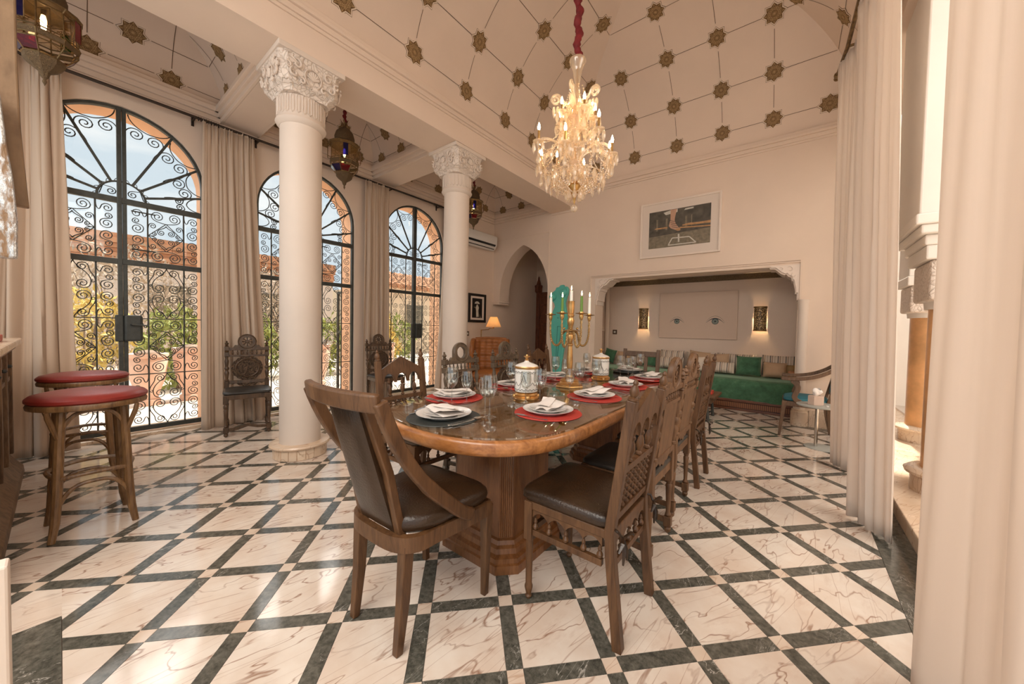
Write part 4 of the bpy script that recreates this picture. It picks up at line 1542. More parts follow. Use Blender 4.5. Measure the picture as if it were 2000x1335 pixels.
# ---- spindle-back chair ("mashrabiya" lattice)
def spindle_chair(label, group):
    t = thing('spindle_chair', label, 'chair', (0, 0, 0), 0, group)
    th = R(8)
    B = TR(0, -.20, .46) @ RX(th)
    wd = 'walnut_chair'
    for s in (-1, 1):
        p = MB()
        p.sweep([(s*.19, -.245, 0), (s*.19, -.225, .18), (s*.19, -.205, .36), (s*.19, -.20, .46), (s*.19, -.20-.53*math.sin(th), .46+.53*math.cos(th))], .038, .038)
        p.build('rear_post', wd, t, 0, bevel=.003)
        MB(B).lathe([(.010, .525), (.020, .532), (.020, .540), (.012, .546), (.019, .560), (.017, .575), (.008, .590), (.011, .598), (.006, .610), (0, .613)], (s*.19, 0, 0), 12).build('finial', wd, t)
        MB().lathe([(.011, 0), (.016, .012), (.011, .02), (.019, .05), (.019, .06), (.015, .07), (.017, .28), (.020, .29)], (s*.19, .19, 0), 14).build('front_leg', wd, t)
        MB().box((s*.19-.021, .169, .28), (s*.19+.021, .211, .46)).build('leg_block', wd, t, 0, bevel=.003)
    # crest with three arches
    xs = frange(-.172, .172, 86)
    hi, lo = [], []
    for x in xs:
        u = abs(x)/.172
        hi.append(.462+.095*(1-u)**.95 if u < .78 else .462+.095*.22**.95*(1-(u-.78)/.22))
        k = min((abs(x-c) for c in (-.108, 0, .108)))
        lo.append(.375+(math.sqrt(max(0, .045**2-k*k))*1.25 if k < .045 else -.012))
    MB(B).strip(xs, lo, hi, -.011, .011).build('crest', wd, t, 20)
    for c in (-.108, 0, .108):
        MB(B).lathe(scaled(BAL, .135, 1.1), (c, 0, .262), 10).build('baluster', wd, t)
    MB(B).box((-.172, -.013, .232), (.172, .013, .262)).build('mid_rail', wd, t, 0, bevel=.002)
    MB(B).box((-.172, -.013, .035), (.172, .013, .065)).build('lower_rail', wd, t, 0, bevel=.002)
    for k in range(8):
        x = -.150+k*.300/7
        prof = [(.004, 0)]
        for q in range(6):
            z = q*.0278
            prof += [(.005, z+.003), (.0125, z+.011), (.0125, z+.016), (.005, z+.025)]
        prof.append((.004, .167))
        MB(B).lathe(prof, (x, 0, .065), 7).build('spindle', wd, t)
    lat = MB(B)
    for q in range(5):
        lat.tube([(-.17, 0, .093+q*.0278), (.17, 0, .093+q*.0278)], .0045, 5)
    lat.build('lattice_bar', wd, t)
    # seat frame and scalloped aprons with drops
    MB().box((-.205, -.215, .425), (.205, .21, .462)).build('seat_frame', wd, t, 0, bevel=.004)
    def apron(M, half):
        xs = frange(-half, half, 60)
        lo = []
        for x in xs:
            f = ((x+half)/(2*half)*4) % 1
            lo.append(.385+.030*math.sin(PI*f)**.7)
        MB(M).strip(xs, lo, [.43]*61, -.010, .010).build('apron', wd, t, 20)
        MB(M).box((-half, -.011, .305), (half, .011, .332)).build('stretcher', wd, t, 0, bevel=.002)
        for k in range(5):
            x = -half+2*half*k/4
            x = max(-half+.012, min(half-.012, x))
            MB(M).lathe([(.004, 0), (.012, .006), (.014, .016), (.006, .030), (.009, .036), (.004, .054)], (x, 0, .332), 8).build('drop', wd, t)
    apron(TR(0, .19, 0), .17)
    apron(TR(0, -.205, 0), .17)
    for s in (-1, 1):
        apron(TR(s*.19, 0, 0) @ Matrix.Rotation(PI/2, 4, 'Z'), .17)
    # leather cushion with ties
    puffy(MB(), .44, .44, .062, .463, .012, cy=.015, p=10).build('seat_cushion', 'leather_dark', t, 60)
    for s in (-1, 1):
        tie = MB()
        tie.tube([(s*.185, -.19, .475), (s*.20, -.235, .47), (s*.19, -.25, .45)], .006, 5)
        for d in (-1, 1):
            tie.tube([(s*.19, -.252, .45), (s*.19+d*.05, -.27, .455), (s*.19+d*.075, -.265, .43)], [.005, .010, .004], 5, flat=.4)
            tie.tube([(s*.19, -.252, .45), (s*.19+d*.012, -.262, .40), (s*.19+d*.02, -.262, .355)], [.005, .009, .004], 5, flat=.4)
        tie.build('cushion_tie', 'leather_dark', t)
    return t
GD = 'dining chairs round the oval table'
sc1 = spindle_chair('spindle-back chair with dark leather cushion at the near right of the table', GD)
sc1.location = (-.74, 1.50, 0)
sc1.rotation_euler = (0, 0, R(90))
copy_to(sc1, (-.80, 3.27, 0), R(90), 'spindle-back chair farthest along the right side of the table', GD)
copy_to(sc1, (-2.13, 1.60, 0), R(-90), 'spindle-back chair at the near left of the table, turned from the camera', GD)
copy_to(sc1, (-2.15, 3.50, 0), R(-90), 'spindle-back chair farthest along the left side, before the teal statue', GD)

# ---- carved chair with turned posts
TP_ = [(.016, 0), (.021, .006), (.021, .016), (.013, .022), (.016, .05), (.021, .085), (.021, .10), (.014, .118), (.014, .125), (.022, .14), (.022, .155), (.013, .17), (.019, .21), (.020, .235), (.013, .26), (.016, .275), (.016, .285)]
def carved_chair(label, group, wd, crest='ring', panel='solid', leather='leather_black', flat=None):
    t = thing('carved_chair', label, 'chair', (0, 0, 0), 0, group)
    th = R(6)
    B = TR(0, -.19, .46) @ RX(th)
    for s in (-1, 1):
        x = s*.19
        # rear leg: foot, block, turned shaft, block at seat
        MB().lathe([(.008, 0), (.018, .012), (.020, .028), (.012, .042)], (x, -.19, 0), 12).build('foot', wd, t)
        MB().box((x-.022, -.212, .042), (x+.022, -.168, .105)).build('leg_block', wd, t, 0, bevel=.004)
        MB().lathe([(.013, .105), (.019, .115), (.013, .13), (.015, .20), (.018, .27), (.020, .30), (.014, .31), (.018, .32), (.018, .33)], (x, -.19, 0), 12).build('rear_leg', wd, t)
        MB().box((x-.021, -.211, .33), (x+.021, -.169, .56)).build('leg_block', wd, t, 0, bevel=.003)
        MB(B).lathe(TP_, (x, 0, .10), 12).build('back_post', wd, t)
        MB(B).box((x-.022, -.022, .385), (x+.022, .022, .435)).build('post_block', wd, t, 0, bevel=.004)
        MB(B).lathe([(.015, .435), (.024, .445), (.015, .455)], (x, 0, 0), 12).build('post_collar', wd, t)
        MB(B).box((x-.022, -.022, .455), (x+.022, .022, .505)).build('post_block', wd, t, 0, bevel=.004)
        MB(B).lathe([(.012, .505), (.020, .512), (.010, .520), (.020, .535), (.016, .545), (.006, .555), (.010, .562), (0, .575)], (x, 0, 0), 12).build('finial', wd, t)
        # front leg
        MB().lathe([(.008, 0), (.019, .012), (.021, .028), (.012, .042)], (x, .19, 0), 12).build('foot', wd, t)
        MB().box((x-.023, .167, .042), (x+.023, .213, .105)).build('leg_block', wd, t, 0, bevel=.004)
        MB().lathe([(.013, .105), (.020, .115), (.013, .13), (.016, .22), (.021, .29), (.016, .30), (.022, .32), (.022, .34), (.015, .35), (.015, .36)], (x, .19, 0), 12).build('front_leg', wd, t)
        MB().box((x-.023, .167, .36), (x+.023, .213, .45)).build('leg_block', wd, t, 0, bevel=.003)
        # side stretcher, gently arched
        MB().sweep([(x, -.17, .075), (x, -.09, .080), (x, 0, .095), (x, .09, .080), (x, .17, .075)], .020, .028).build('stretcher', wd, t, 0)
    MB().sweep([(-.17, .19, .075), (-.09, .19, .082), (0, .19, .11), (.09, .19, .082), (.17, .19, .075)], .020, .03, (0, 1, 0)).build('stretcher', wd, t, 0)
    MB().box((-.205, -.20, .405), (.205, .21, .455)).build('seat_frame', wd, t, 0, bevel=.004)
    puffy(MB(), .44, .42, .035, .455, .018, cy=.005, p=9).build('seat_pad', leather, t, 60)
    # back
    MB(B).box((-.17, -.014, .065), (.17, .014, .105)).build('lower_rail', wd, t, 0, bevel=.003)
    xs = frange(-.15, .15, 40)
    MB(B).strip(xs, [.065-.035*math.cos(x/.15*PI/2)**2-.008*math.cos(x*90) for x in xs], [.067]*41, -.010, .010).build('carved_apron', 'wood_carving' if wd == 'darkcarved' else wd, t, 20)
    MB(B).box((-.17, -.014, .382), (.17, .014, .405)).build('spindle_rail', wd, t, 0, bevel=.003)
    MB(B).box((-.17, -.016, .458), (.17, .016, .490)).build('top_rail', wd, t, 0, bevel=.003)
    for k in range(7):
        MB(B).lathe(scaled(BAL, .055, .75), (-.135+k*.045, 0, .404), 8).build('baluster', wd, t)
    if panel == 'solid':
        MB(B).box((-.135, -.010, .10), (.135, .012, .385)).build('back_panel', wd, t, 0, bevel=.003)
    else:
        # oval medallion in a carved wreath
        xs, lo, hi = frange(-.15, .15, 60), [], []
        for x in xs:
            u = x/.15
            e = .142*math.sqrt(max(0, 1-u*u))
            w = .010*math.cos(u*22)
            lo.append(.245-max(e, .03)-w*.5)
            hi.append(.245+max(e, .03)+w*.5)
        wr = MB(B).strip(xs, [max(.10, v) for v in lo], [min(.385, v) for v in hi], -.010, .012).build('wreath', 'wood_carving', t, 20)
        MB(B).tube([(.110*math.cos(a_), .014, .245+.105*math.sin(a_)) for a_ in [2*PI*k/32 for k in range(32)]], .008, 6, closed=True).build('medallion_rim', wd, t)
        MB(B).lathe([(0, .018), (.06, .017), (.104, .013), (.104, .005)], (0, 0, .245), 28, 'y', sy=.96).build('medallion', 'photo_dark' if False else 'wood_carving', t)
    # crest
    cz, ro, ri = .560, .088, .052
    def out(x):
        a_ = abs(x)
        if a_ < ro:
            return cz+math.sqrt(ro*ro-a_*a_)
        return cz
    xs = frange(-.15, .15, 90)
    hi = []
    for x in xs:
        a_ = abs(x)
        v = out(x) if a_ < ro*.985 else 0
        sh = .49+.062*(1-min(1, max(0, (a_-.06)/.09)))**1.3+.010*math.cos(a_*110)
        hi.append(max(v, sh, .492))
    up = MB(B)
    lo2 = []
    for x in xs:
        a_ = abs(x)
        lo2.append(cz+math.sqrt(ri*ri-a_*a_) if a_ < ri else .488)
    n = len(xs)
    i0 = min(i for i in range(n) if abs(xs[i]) < ri)
    i1 = max(i for i in range(n) if abs(xs[i]) < ri)
    up.strip(xs[:i0+1], [.488]*(i0+1), hi[:i0+1], -.015, .015)
    up.strip(xs[i1:], [.488]*(n-i1), hi[i1:], -.015, .015)
    up.strip(xs[i0:i1+1], lo2[i0:i1+1], hi[i0:i1+1], -.015, .015)
    up.strip(xs[i0:i1+1], [.488]*(i1-i0+1), [cz-math.sqrt(ri*ri-x*x) for x in xs[i0:i1+1]], -.015, .015)
    up.build('crest', wd, t, 20)
    MB(B).tube([((ro-.006)*math.cos(a_), 0, cz+(ro-.006)*math.sin(a_)) for a_ in [2*PI*k/32 for k in range(32)]], .020, 6, closed=True, flat=.55).build('crest_ring', wd, t)
    if crest == 'wheel':
        for k in range(8):
            a_ = PI*k/4
            M = B @ TR(0, 0, cz) @ Matrix.Rotation(a_, 4, 'Y')
            MB(M).lathe([(.005, .010), (.008, .02), (.005, .03), (.009, .042), (.006, ri)], (0, 0, 0), 7).build('spoke', wd, t)
        MB(B).lathe([(0, -.014), (.014, -.012), (.014, .012), (0, .014)], (0, 0, cz), 10, 'y').build('hub', wd, t)
    return t
cr = carved_chair('carved chair with pierced wheel crest, second along the right side', GD, 'greywood', 'wheel', 'solid')
cr.location = (-.76, 2.09, 0)
cr.rotation_euler = (0, 0, R(90))
copy_to(cr, (-.79, 2.68, 0), R(90), 'carved chair with pierced wheel crest, third along the right side', GD)
cl = carved_chair('grey carved chair with an open oval hoop crest on the left side', GD, 'greycarved', 'ring', 'medal')
cl.location = (-2.15, 2.22, 0)
cl.rotation_euler = (0, 0, R(-90))
cl2 = carved_chair('grey carved chair with a wheel crest on the left side, before the tan wing chair', GD, 'greycarved', 'wheel', 'medal')
cl2.location = (-2.15, 2.85, 0)
cl2.rotation_euler = (0, 0, R(-90))
cw = carved_chair('dark carved medallion chair against the curtain beside the nearest door', 'carved chairs along the window wall', 'darkcarved', 'wheel', 'medal')
cw.location = (-4.97, 1.31, 0)
cw.rotation_euler = (0, 0, R(-104))
copy_to(cw, (-4.99, 3.06, 0), R(-96), 'dark carved medallion chair against the curtain between the second and third doors', 'carved chairs along the window wall')

# ---- leather chair at the near end
t = thing('leather_chair', 'brown leather chair with swept wooden arms at the near end of the table', 'chair', (-1.305, .985, 0), R(2), GD)
wd = 'walnut_chair'
def L(x, y, z):
    return (x, y, z)
for s in (-1, 1):
    MB().sweep([(s*.150, -.225, 0), (s*.152, -.205, .20), (s*.155, -.195, .42)], [.030, .040, .046], [.030, .040, .046]).build('rear_leg', wd, t, 0, bevel=.004)
    MB().sweep([(s*.208, .205, 0), (s*.215, .200, .25), (s*.225, .19, .44)], [.028, .036, .046], [.028, .036, .046]).build('front_leg', wd, t, 0, bevel=.004)
    # swept arm from crest to side rail
    arm = bez((s*.240, -.368, 1.00), (s*.240, -.30, .80), (s*.240, -.19, .66), (s*.240, -.05, .54), 14)
    arm += bez((s*.240, -.05, .54), (s*.238, -.02, .51), (s*.235, .02, .47), (s*.232, .08, .445), 6)[1:]
    MB().sweep(arm, .034, [.046]*10+[.052]*11, (1, 0, 0)).build('arm', wd, t, 30, bevel=.006)
    MB().sweep([(s*.128, -.20, .44), (s*.123, -.255, .70), (s*.115, -.345, .975)], .034, .030).build('back_stile', wd, t, 0, bevel=.004)
cres = [(x, -.372-.035*(1-(x/.24)**2), .995) for x in frange(-.242, .242, 14)]
MB().sweep(cres, .028, .066, (0, 1, .15)).build('crest_rail', wd, t, 30, bevel=.008)
def closed_pad(w0, w1, y0, y1, z0, z1, th, nu, nv):
    """upholstered back panel closed all round"""
    def f(sg):
        def fn(s_, q):
            b_ = ((1-(2*s_-1)**4)*(1-(2*q-1)**6))
            return (lerp(-1, 1, s_)*lerp(w0, w1, q), lerp(y0, y1, q)+sg*(.011+th*b_), lerp(z0, z1, q))
        return fn
    mb = MB().grid(f(-1), nu, nv)
    n = len(mb.v)
    mb.grid(f(1), nu, nv)
    fs = []
    for j in range(nv):
        for base in (0, nu*(nv+1)):
            fs.append((base+j, base+j+1, n+base+j+1, n+base+j))
    for i in range(nu):
        for base in (0, nv):
            fs.append((i*(nv+1)+base, (i+1)*(nv+1)+base, n+(i+1)*(nv+1)+base, n+i*(nv+1)+base))
    mb.f += fs
    mb.mi += [0]*len(fs)
    return mb
closed_pad(.112, .104, -.207, -.352, .455, .955, .020, 14, 18).build('back_leather', 'leather_dark', t, 60)
# D-shaped seat rail
rail = []
for k in range(25):
    a_ = PI+PI*k/24
    rail.append((.205*math.copysign(abs(math.cos(a_))**.6, math.cos(a_)), -.10+.135*math.copysign(abs(math.sin(a_))**.7, math.sin(a_)), .425))
rail = [(-.235, .20, .425), (-.225, .05, .425)]+rail+[(.225, .05, .425), (.235, .20, .425)]
MB().sweep(rail, .028, .055, (0, 0, 1)) 
rb = MB()
pts = [Vector(p) for p in rail]
vs, fs = [], []
for i, p in enumerate(pts):
    tdir = (pts[min(i+1, len(pts)-1)]-pts[max(i-1, 0)]).normalized()
    n_ = Vector((tdir.y, -tdir.x, 0))
    for a_, z in ((-.014, .395), (.014, .395), (.014, .455), (-.014, .455)):
        vs.append(p+n_*a_+Vector((0, 0, z-.425)))
for i in range(len(pts)-1):
    for k in range(4):
        l = (k+1) % 4
        fs.append((4*i+k, 4*i+l, 4*i+4+l, 4*i+4+k))
fs += [(3, 2, 1, 0), tuple(4*(len(pts)-1)+k for k in range(4))]
rb.add(vs, fs).build('seat_rail', wd, t, 40)
MB().box((-.23, .185, .395), (.23, .213, .455)).build('front_rail', wd, t, 0, bevel=.004)
sp = MB()
m_ = 44
outl = []
for k in range(m_):
    a_ = 2*PI*k/m_
    c, s = math.cos(a_), math.sin(a_)
    e = .32 if s > 0 else .62
    yy = (.222 if s > 0 else .225)*math.copysign(abs(s)**e, s)
    outl.append(((.222+.07*yy)*math.copysign(abs(c)**e, c), yy))
rings = [(.95, .45), (1.01, .465), (1.03, .485), (1.01, .505), (.95, .520), (.72, .536), (.4, .545), (.1, .547)]
vs, fs = [], []
for r_, z in rings:
    for x, y in outl:
        vs.append((x*r_, y*r_, z))
for i in range(len(rings)-1):
    for k in range(m_):
        l = (k+1) % m_
        fs.append((i*m_+k, i*m_+l, (i+1)*m_+l, (i+1)*m_+k))
fs += [tuple(range(m_-1, -1, -1)), tuple(range((len(rings)-1)*m_, len(rings)*m_))]
sp.add(vs, fs).build('seat_cushion', 'leather_dark', t, 60)

# ---- slatted chair at the far head
t = thing('slat_chair', 'dark wooden slat-back chair at the far head of the table', 'chair', (-1.60, 4.50, 0), R(180), GD)
for s in (-1, 1):
    MB().sweep([(s*.225, -.24, 0), (s*.225, -.20, .45), (s*.225, -.27, 1.0)], .045, .035).build('rear_post', 'walnut', t, 0, bevel=.006)
    MB().sweep([(s*.21, .20, 0), (s*.21, .20, .44)], .04, .04).build('front_leg', 'walnut', t, 0, bevel=.004)
Bm = TR(0, -.20, .45) @ RX(R(7.2))
MB(Bm).box((-.205, -.016, .455), (.205, .016, .525)).build('top_rail', 'walnut', t, 0, bevel=.006)
MB(Bm).box((-.205, -.014, .10), (.205, .014, .15)).build('lower_rail', 'walnut', t, 0, bevel=.004)
for x in (-.07, .07):
    MB(Bm).box((x-.022, -.010, .14), (x+.022, .010, .46)).build('slat', 'walnut', t, 0, bevel=.003)
MB().box((-.23, -.21, .40), (.23, .22, .445)).build('seat_frame', 'walnut', t, 0, bevel=.005)
puffy(MB(), .45, .42, .03, .445, .012, p=8).build('seat_pad', 'leather_black', t, 60)

# ---- oval dining table
TX, TY0, TY1, THW = -1.40, 1.00, 4.22, .60
def oval(hw, y0, y1, e, n=72, end=.62, p=2.5):
    out = []
    ym0, ym1 = y0+end, y1-end
    for k in range(n):
        a_ = 2*PI*k/n
        c, s = math.cos(a_), math.sin(a_)
        x = (hw+e)*math.copysign(abs(c)**(2/p), c)
        y = (end+e)*math.copysign(abs(s)**(2/p), s)
        out.append((x, (ym1 if s > 0 else ym0)+y))
    return out
t = thing('dining_table', 'long oval wooden dining table with glass top and two pedestals', 'table', (TX, 0, 0))
def ring_solid(mb, secs):
    n = len(secs[0][1])
    vs, fs = [], []
    for z, o_ in secs:
        vs += [(x, y, z) for x, y in o_]
    for i in range(len(secs)-1):
        for k in range(n):
            l = (k+1) % n
            fs.append((i*n+k, i*n+l, (i+1)*n+l, (i+1)*n+k))
    fs += [tuple(range(n-1, -1, -1)), tuple(range((len(secs)-1)*n, len(secs)*n))]
    return mb.add(vs, fs)
OV = lambda e: oval(THW, TY0, TY1, e)
ring_solid(MB(), [(.690, OV(-.045)), (.692, OV(-.018)), (.700, OV(-.004)), (.720, OV(0)), (.745, OV(-.001)), (.757, OV(-.006)), (.762, OV(-.016)), (.762, OV(-.05))]).build('tabletop', 'table_wood', t, 50)
gs_ = ring_solid(MB(), [(.763, OV(-.024)), (.764, OV(-.020)), (.773, OV(-.020)), (.775, OV(-.024))]).build('glass_sheet', 'glass_table', None, 30, loc=(TX, 0, 0))
tag(gs_, 'clear oval glass sheet covering the whole dining table', 'glass')
def pedestal(px, py):
    h_ = .215
    c_ = .055
    def octo(w, ch):
        return [(px-w+ch, py-w), (px+w-ch, py-w), (px+w, py-w+ch), (px+w, py+w-ch), (px+w-ch, py+w), (px-w+ch, py+w), (px-w, py+w-ch), (px-w, py-w+ch)]
    p = ring_solid(MB(), [(.0, octo(.285, .085)), (.045, octo(.285, .085)), (.05, octo(.275, .08)), (.075, octo(.275, .08)), (.085, octo(.255, .075)), (.11, octo(.250, .072)), (.12, octo(.235, .065)), (.14, octo(.228, .06)), (.145, octo(h_, c_)), (.69, octo(h_, c_))]).build('pedestal', 'pedestal_wood', t, 20)
    for sx, sy in ((1, -1), (-1, -1), (1, 1), (-1, 1)):
        mx, my = px+sx*(h_-c_/2), py+sy*(h_-c_/2)
        d = Vector((-sx*1.0, sy*1.0*-1*-1, 0))
        tdir = Vector((sx, -sy, 0)).normalized()
        for k in range(7):
            q = (k-3)*.0105
            MB().tube([(mx+tdir.x*q, my+tdir.y*q, .15), (mx+tdir.x*q, my+tdir.y*q, .685)], .0052, 6).build('flute', 'pedestal_wood', p)
pedestal(.055, 1.60)
pedestal(-.02, 3.25)

# ---- bar stools
def stool(label, x, y, rz):
    t = thing('bar_stool', label, 'stool', (x, y, 0), rz, 'red bentwood bar stools')
    w = 'stool_wood'
    legs = []
    for k in range(4):
        a_ = PI/4+PI/2*k
        c, s = math.cos(a_), math.sin(a_)
        path = [(.225*c, .225*s, 0), (.205*c, .205*s, .10), (.192*c, .192*s, .25), (.180*c, .180*s, .50), (.165*c, .165*s, .735)]
        MB().tube(path, [.015, .019, .021, .021, .020], 10).build('leg', w, t)
        # flared bracket outside the leg
        MB().tube([(.186*c, .186*s, .57), (.21*c, .21*s, .64), (.232*c, .232*s, .70), (.238*c, .238*s, .735)], [.010, .012, .012, .010], 8).build('bracket', w, t)
        # arched braces between neighbouring legs, under the seat and under the foot ring
        b_ = a_+PI/2
        for zt, zl, rr in ((.715, .60, .175), (.30, .175, .197)):
            p0 = Vector((rr*c, rr*s, zl))
            p1 = Vector((rr*math.cos(b_), rr*math.sin(b_), zl))
            pts = []
            for q in range(15):
                u = q/14
                pp = p0.lerp(p1, u)
                z = zl+(zt-zl)*(1-abs(2*u-1)**3.2)
                pts.append((pp.x, pp.y, z))
            MB().tube(pts, .0115, 8).build('brace', w, t)
        p0 = Vector((.19*c, .19*s, .345))
        p1 = Vector((.19*math.cos(b_), .19*math.sin(b_), .345))
        m_ = Vector((math.cos(a_+PI/4), math.sin(a_+PI/4), 0))
        MB().tube([p0.lerp(p1, q/10)+m_*(.03*math.sin(PI*q/10))+Vector((0, 0, .012*math.sin(PI*q/10))) for q in range(11)], .0125, 8).build('foot_rail', w, t)
    MB().lathe([(.0, .728), (.215, .728), (.235, .735), (.238, .752), (.232, .765), (.0, .765)], (0, 0, 0), 40).build('seat_ring', w, t)
    MB().lathe([(.228, .765), (.240, .775), (.240, .790), (.225, .806), (.18, .818), (.10, .826), (.0, .829)], (0, 0, 0), 40).build('seat_pad', 'leather_red', t)
    return t
stool('red-topped wooden bar stool standing nearer the camera', -3.38, .11, R(3))
stool('red-topped wooden bar stool standing behind the other, by the curtain', -4.52, .12, R(-6))

# ---- bar counter at the left edge
t = thing('bar_counter', 'panelled wooden bar counter with stone top at the left edge', 'counter', (-4.9, -.26, 0))
MB().box((-.02, -.60, .09), (2.2, -.02, 1.04)).build('body', 'bar_wood', t, 0)
MB().box((-.07, -.64, 1.04), (2.25, .075, 1.085)).build('worktop', 'marble_step', t, 0, bevel=.01)
MB().box((-.05, -.60, 1.00), (2.2, .045, 1.04)).build('cornice', 'bar_wood', t, 0, bevel=.008)
mb = MB()
mb.prism([(-.02, 0), (.075, 0), (.07, .05), (.03, .11), (.0, .17), (-.02, .17)], -.05, 2.2, 'yzx')
mb.build('plinth', 'bar_wood', t, 0)
for k in range(5):
    x0 = .02+k*.42
    MB().box((x0-.035, -.02, .17), (x0+.015, .03, 1.0)).build('stile', 'bar_wood', t, 0, bevel=.006)
    d = MB().box((x0+.03, -.02, .22), (x0+.37, .008, .74)).build('cabinet_door', 'bar_wood', t, 0, bevel=.012)
    w_ = MB().box((x0+.03, -.02, .80), (x0+.37, .012, .96)).build('drawer', 'bar_wood', t, 0, bevel=.012)
    MB().lathe([(.006, 0), (.014, .012), (.012, .024), (0, .03)], (x0+.20, .012, .88), 10, 'y').build('knob', 'iron', w_)
    MB().box((x0+.02, -.02, .76), (x0+.38, .02, .79)).build('rail', 'bar_wood', t, 0)
bk = tag(MB().box((-4.35, -.42, 1.087), (-4.05, -.24, 1.13)).build('red_box', 'paper_red', None, 0, bevel=.004), 'red box lying on the bar counter at the left edge', 'box')
# board and rough mirror over the bar
def poly_slab(pts, x0, x1):
    return MB().prism(pts, x0, x1, 'yzx')
o = poly_slab([(-.108, 2.85), (-.107, 2.436), (-.101, 2.135), (-.082, 1.773), (-.42, 1.775), (-.42, 2.85)], -2.95, -2.90).build('wooden_board', 'board_wood', None, 0, bevel=.006)
tag(o, 'thick brown wooden board hanging over the bar in the upper left corner', 'board')
o = poly_slab([(-.150, 2.25), (-.146, 2.193), (-.135, 2.02), (-.120, 1.868), (-.111, 1.689), (-.113, 1.516), (-.45, 1.50), (-.45, 2.25)], -2.86, -2.80).build('rough_mirror', 'hammered_mirror', None, 0, bevel=.01)
tag(o, 'rough silvery panel with bark edge hanging below the wooden board', 'panel')
o = MB().box((-1.62, -.50, 0), (-1.56, -.085, .62)).build('low_cabinet', 'frame_white', None, 0, bevel=.006)
tag(o, 'edge of a low cream cabinet in the lower left corner', 'cabinet')

# ---- tan leather wing chair
t = thing('wing_chair', 'tan button-tufted leather wing chair in the back left corner', 'armchair', (-4.62, 5.02, 0), R(217))
lt = 'leather_tan'
def tuft(s_, q):
    x = lerp(-.30, .30, s_)
    z = lerp(.42, 1.02, q)
    u, v = x/.125, (z-.42)/.125
    d = math.cos(PI*(u+v))*math.cos(PI*(u-v))
    return (x, -.22-.10*q+.035*(.5-.5*d)+.02*(1-(2*s_-1)**6), z)
MB().grid(tuft, 48, 48).build('tufted_back', lt, t, 60)
MB().box((-.31, -.36, .12), (.31, -.30, 1.0)).build('back_shell', lt, t, 0, bevel=.02)
MB().tube([(-.31, -.33, 1.02), (-.1, -.33, 1.035), (.1, -.33, 1.035), (.31, -.33, 1.02)], .030, 10).build('top_roll', lt, t)
for i in range(-2, 3):
    for j in range(0, 6):
        x = i*.125+(.0625 if j % 2 else 0)
        z = .42+.0625+j*.0625*1.6
        if abs(x) < .28 and z < 1.0:
            q = (z-.42)/.6
            MB().ball((x, -.212-.10*q, z), .011, 8, 5).build('button', 'button_dark', t)
for s in (-1, 1):
    wing = [(-.34, .40), (-.10, .45), (.02, .62), (.05, .80), (-.02, .96), (-.14, 1.03), (-.34, 1.03)]
    MB().prism(wing, s*.30, s*.38, 'yzx').build('wing', lt, t, 40, bevel=.03)
    MB().prism([(-.34, .12), (.36, .12), (.36, .50), (.33, .60), (.26, .64), (-.34, .62)], s*.30, s*.42, 'yzx').build('arm', lt, t, 40, bevel=.03)
    MB().lathe([(.018, 0), (.025, .06), (.032, .13)], (s*.34, .31, 0), 10).build('leg', 'walnut', t)
    MB().lathe([(.018, 0), (.025, .06), (.032, .13)], (s*.30, -.31, 0), 10).build('leg', 'walnut', t)
MB().box((-.31, -.34, .12), (.31, .34, .30)).build('seat_base', lt, t, 0, bevel=.02)
puffy(MB(), .60, .66, .12, .30, .03, cy=.03, p=8).build('seat_cushion', lt, t, 60)

# ---- swing-arm lamp behind it
t = thing('swing_arm_lamp', 'brass swing-arm lamp with amber shade above the tan wing chair', 'lamp', (-5.42, 5.62, 0))
MB().lathe([(.13, 0), (.13, .02), (.02, .03), (.012, .05)], (0, 0, 0), 20).build('base', 'brass', t)
MB().tube([(0, 0, .03), (0, 0, 1.20)], .010, 8).build('pole', 'brass', t)
MB().tube([(0, 0, 1.19), (.20, .03, 1.205), (.20, .03, 1.225), (.36, .0, 1.24)], .008, 8).build('arm', 'brass', t)
MB().lathe([(.012, 0), (.02, .02), (.012, .05)], (.36, 0, 1.23), 10).build('socket', 'brass', t)
n_ = 28
MB().lathe([(.165, 1.26), (.075, 1.475)], (.36, 0, 0), n_).build('lamp_shade', 'lampshade', t)
MB().ball((.36, 0, 1.36), .03, 10, 8).build('bulb', 'bulb', t)

# ---- sofa in the niche
SX0, SX1, SY0 = -3.25, .10, 6.62
t = thing('sofa', 'long green velvet banquette on a carved wooden base in the niche', 'sofa', (0, SY0, 0))
MB().box((SX0, .02, .02), (SX1, .64, .17)).build('base', 'sofa_wood', t, 0, bevel=.006)
MB().box((SX0, -.015, .0), (SX1, .02, .035)).build('base_moulding', 'sofa_wood', t, 0, bevel=.006)
MB().box((SX0, .0, .045), (SX1, .02, .125)).build('inlay_band', 'sofa_inlay', t, 0)
MB().box((SX0, -.02, .135), (SX1, .02, .18)).build('base_moulding', 'sofa_wood', t, 0, bevel=.008)
def cov(s_, q):
    x = lerp(SX0, SX1, s_)
    prof = [(-.015, .175), (-.03, .30), (-.025, .43), (.0, .485), (.05, .505), (.30, .515), (.64, .52)]
    f = q*(len(prof)-1)
    k = min(int(f), len(prof)-2)
    y, z = [lerp(prof[k][i], prof[k+1][i], f-k) for i in (0, 1)]
    w = .008*math.sin(x*9)+.006*math.sin(x*23+z*9)
    return (x, y+w*(1 if q < .6 else .3), z+.006*math.sin(x*5))
MB().grid(cov, 70, 24).build('velvet_cover', 'velvet_green', t, 60)
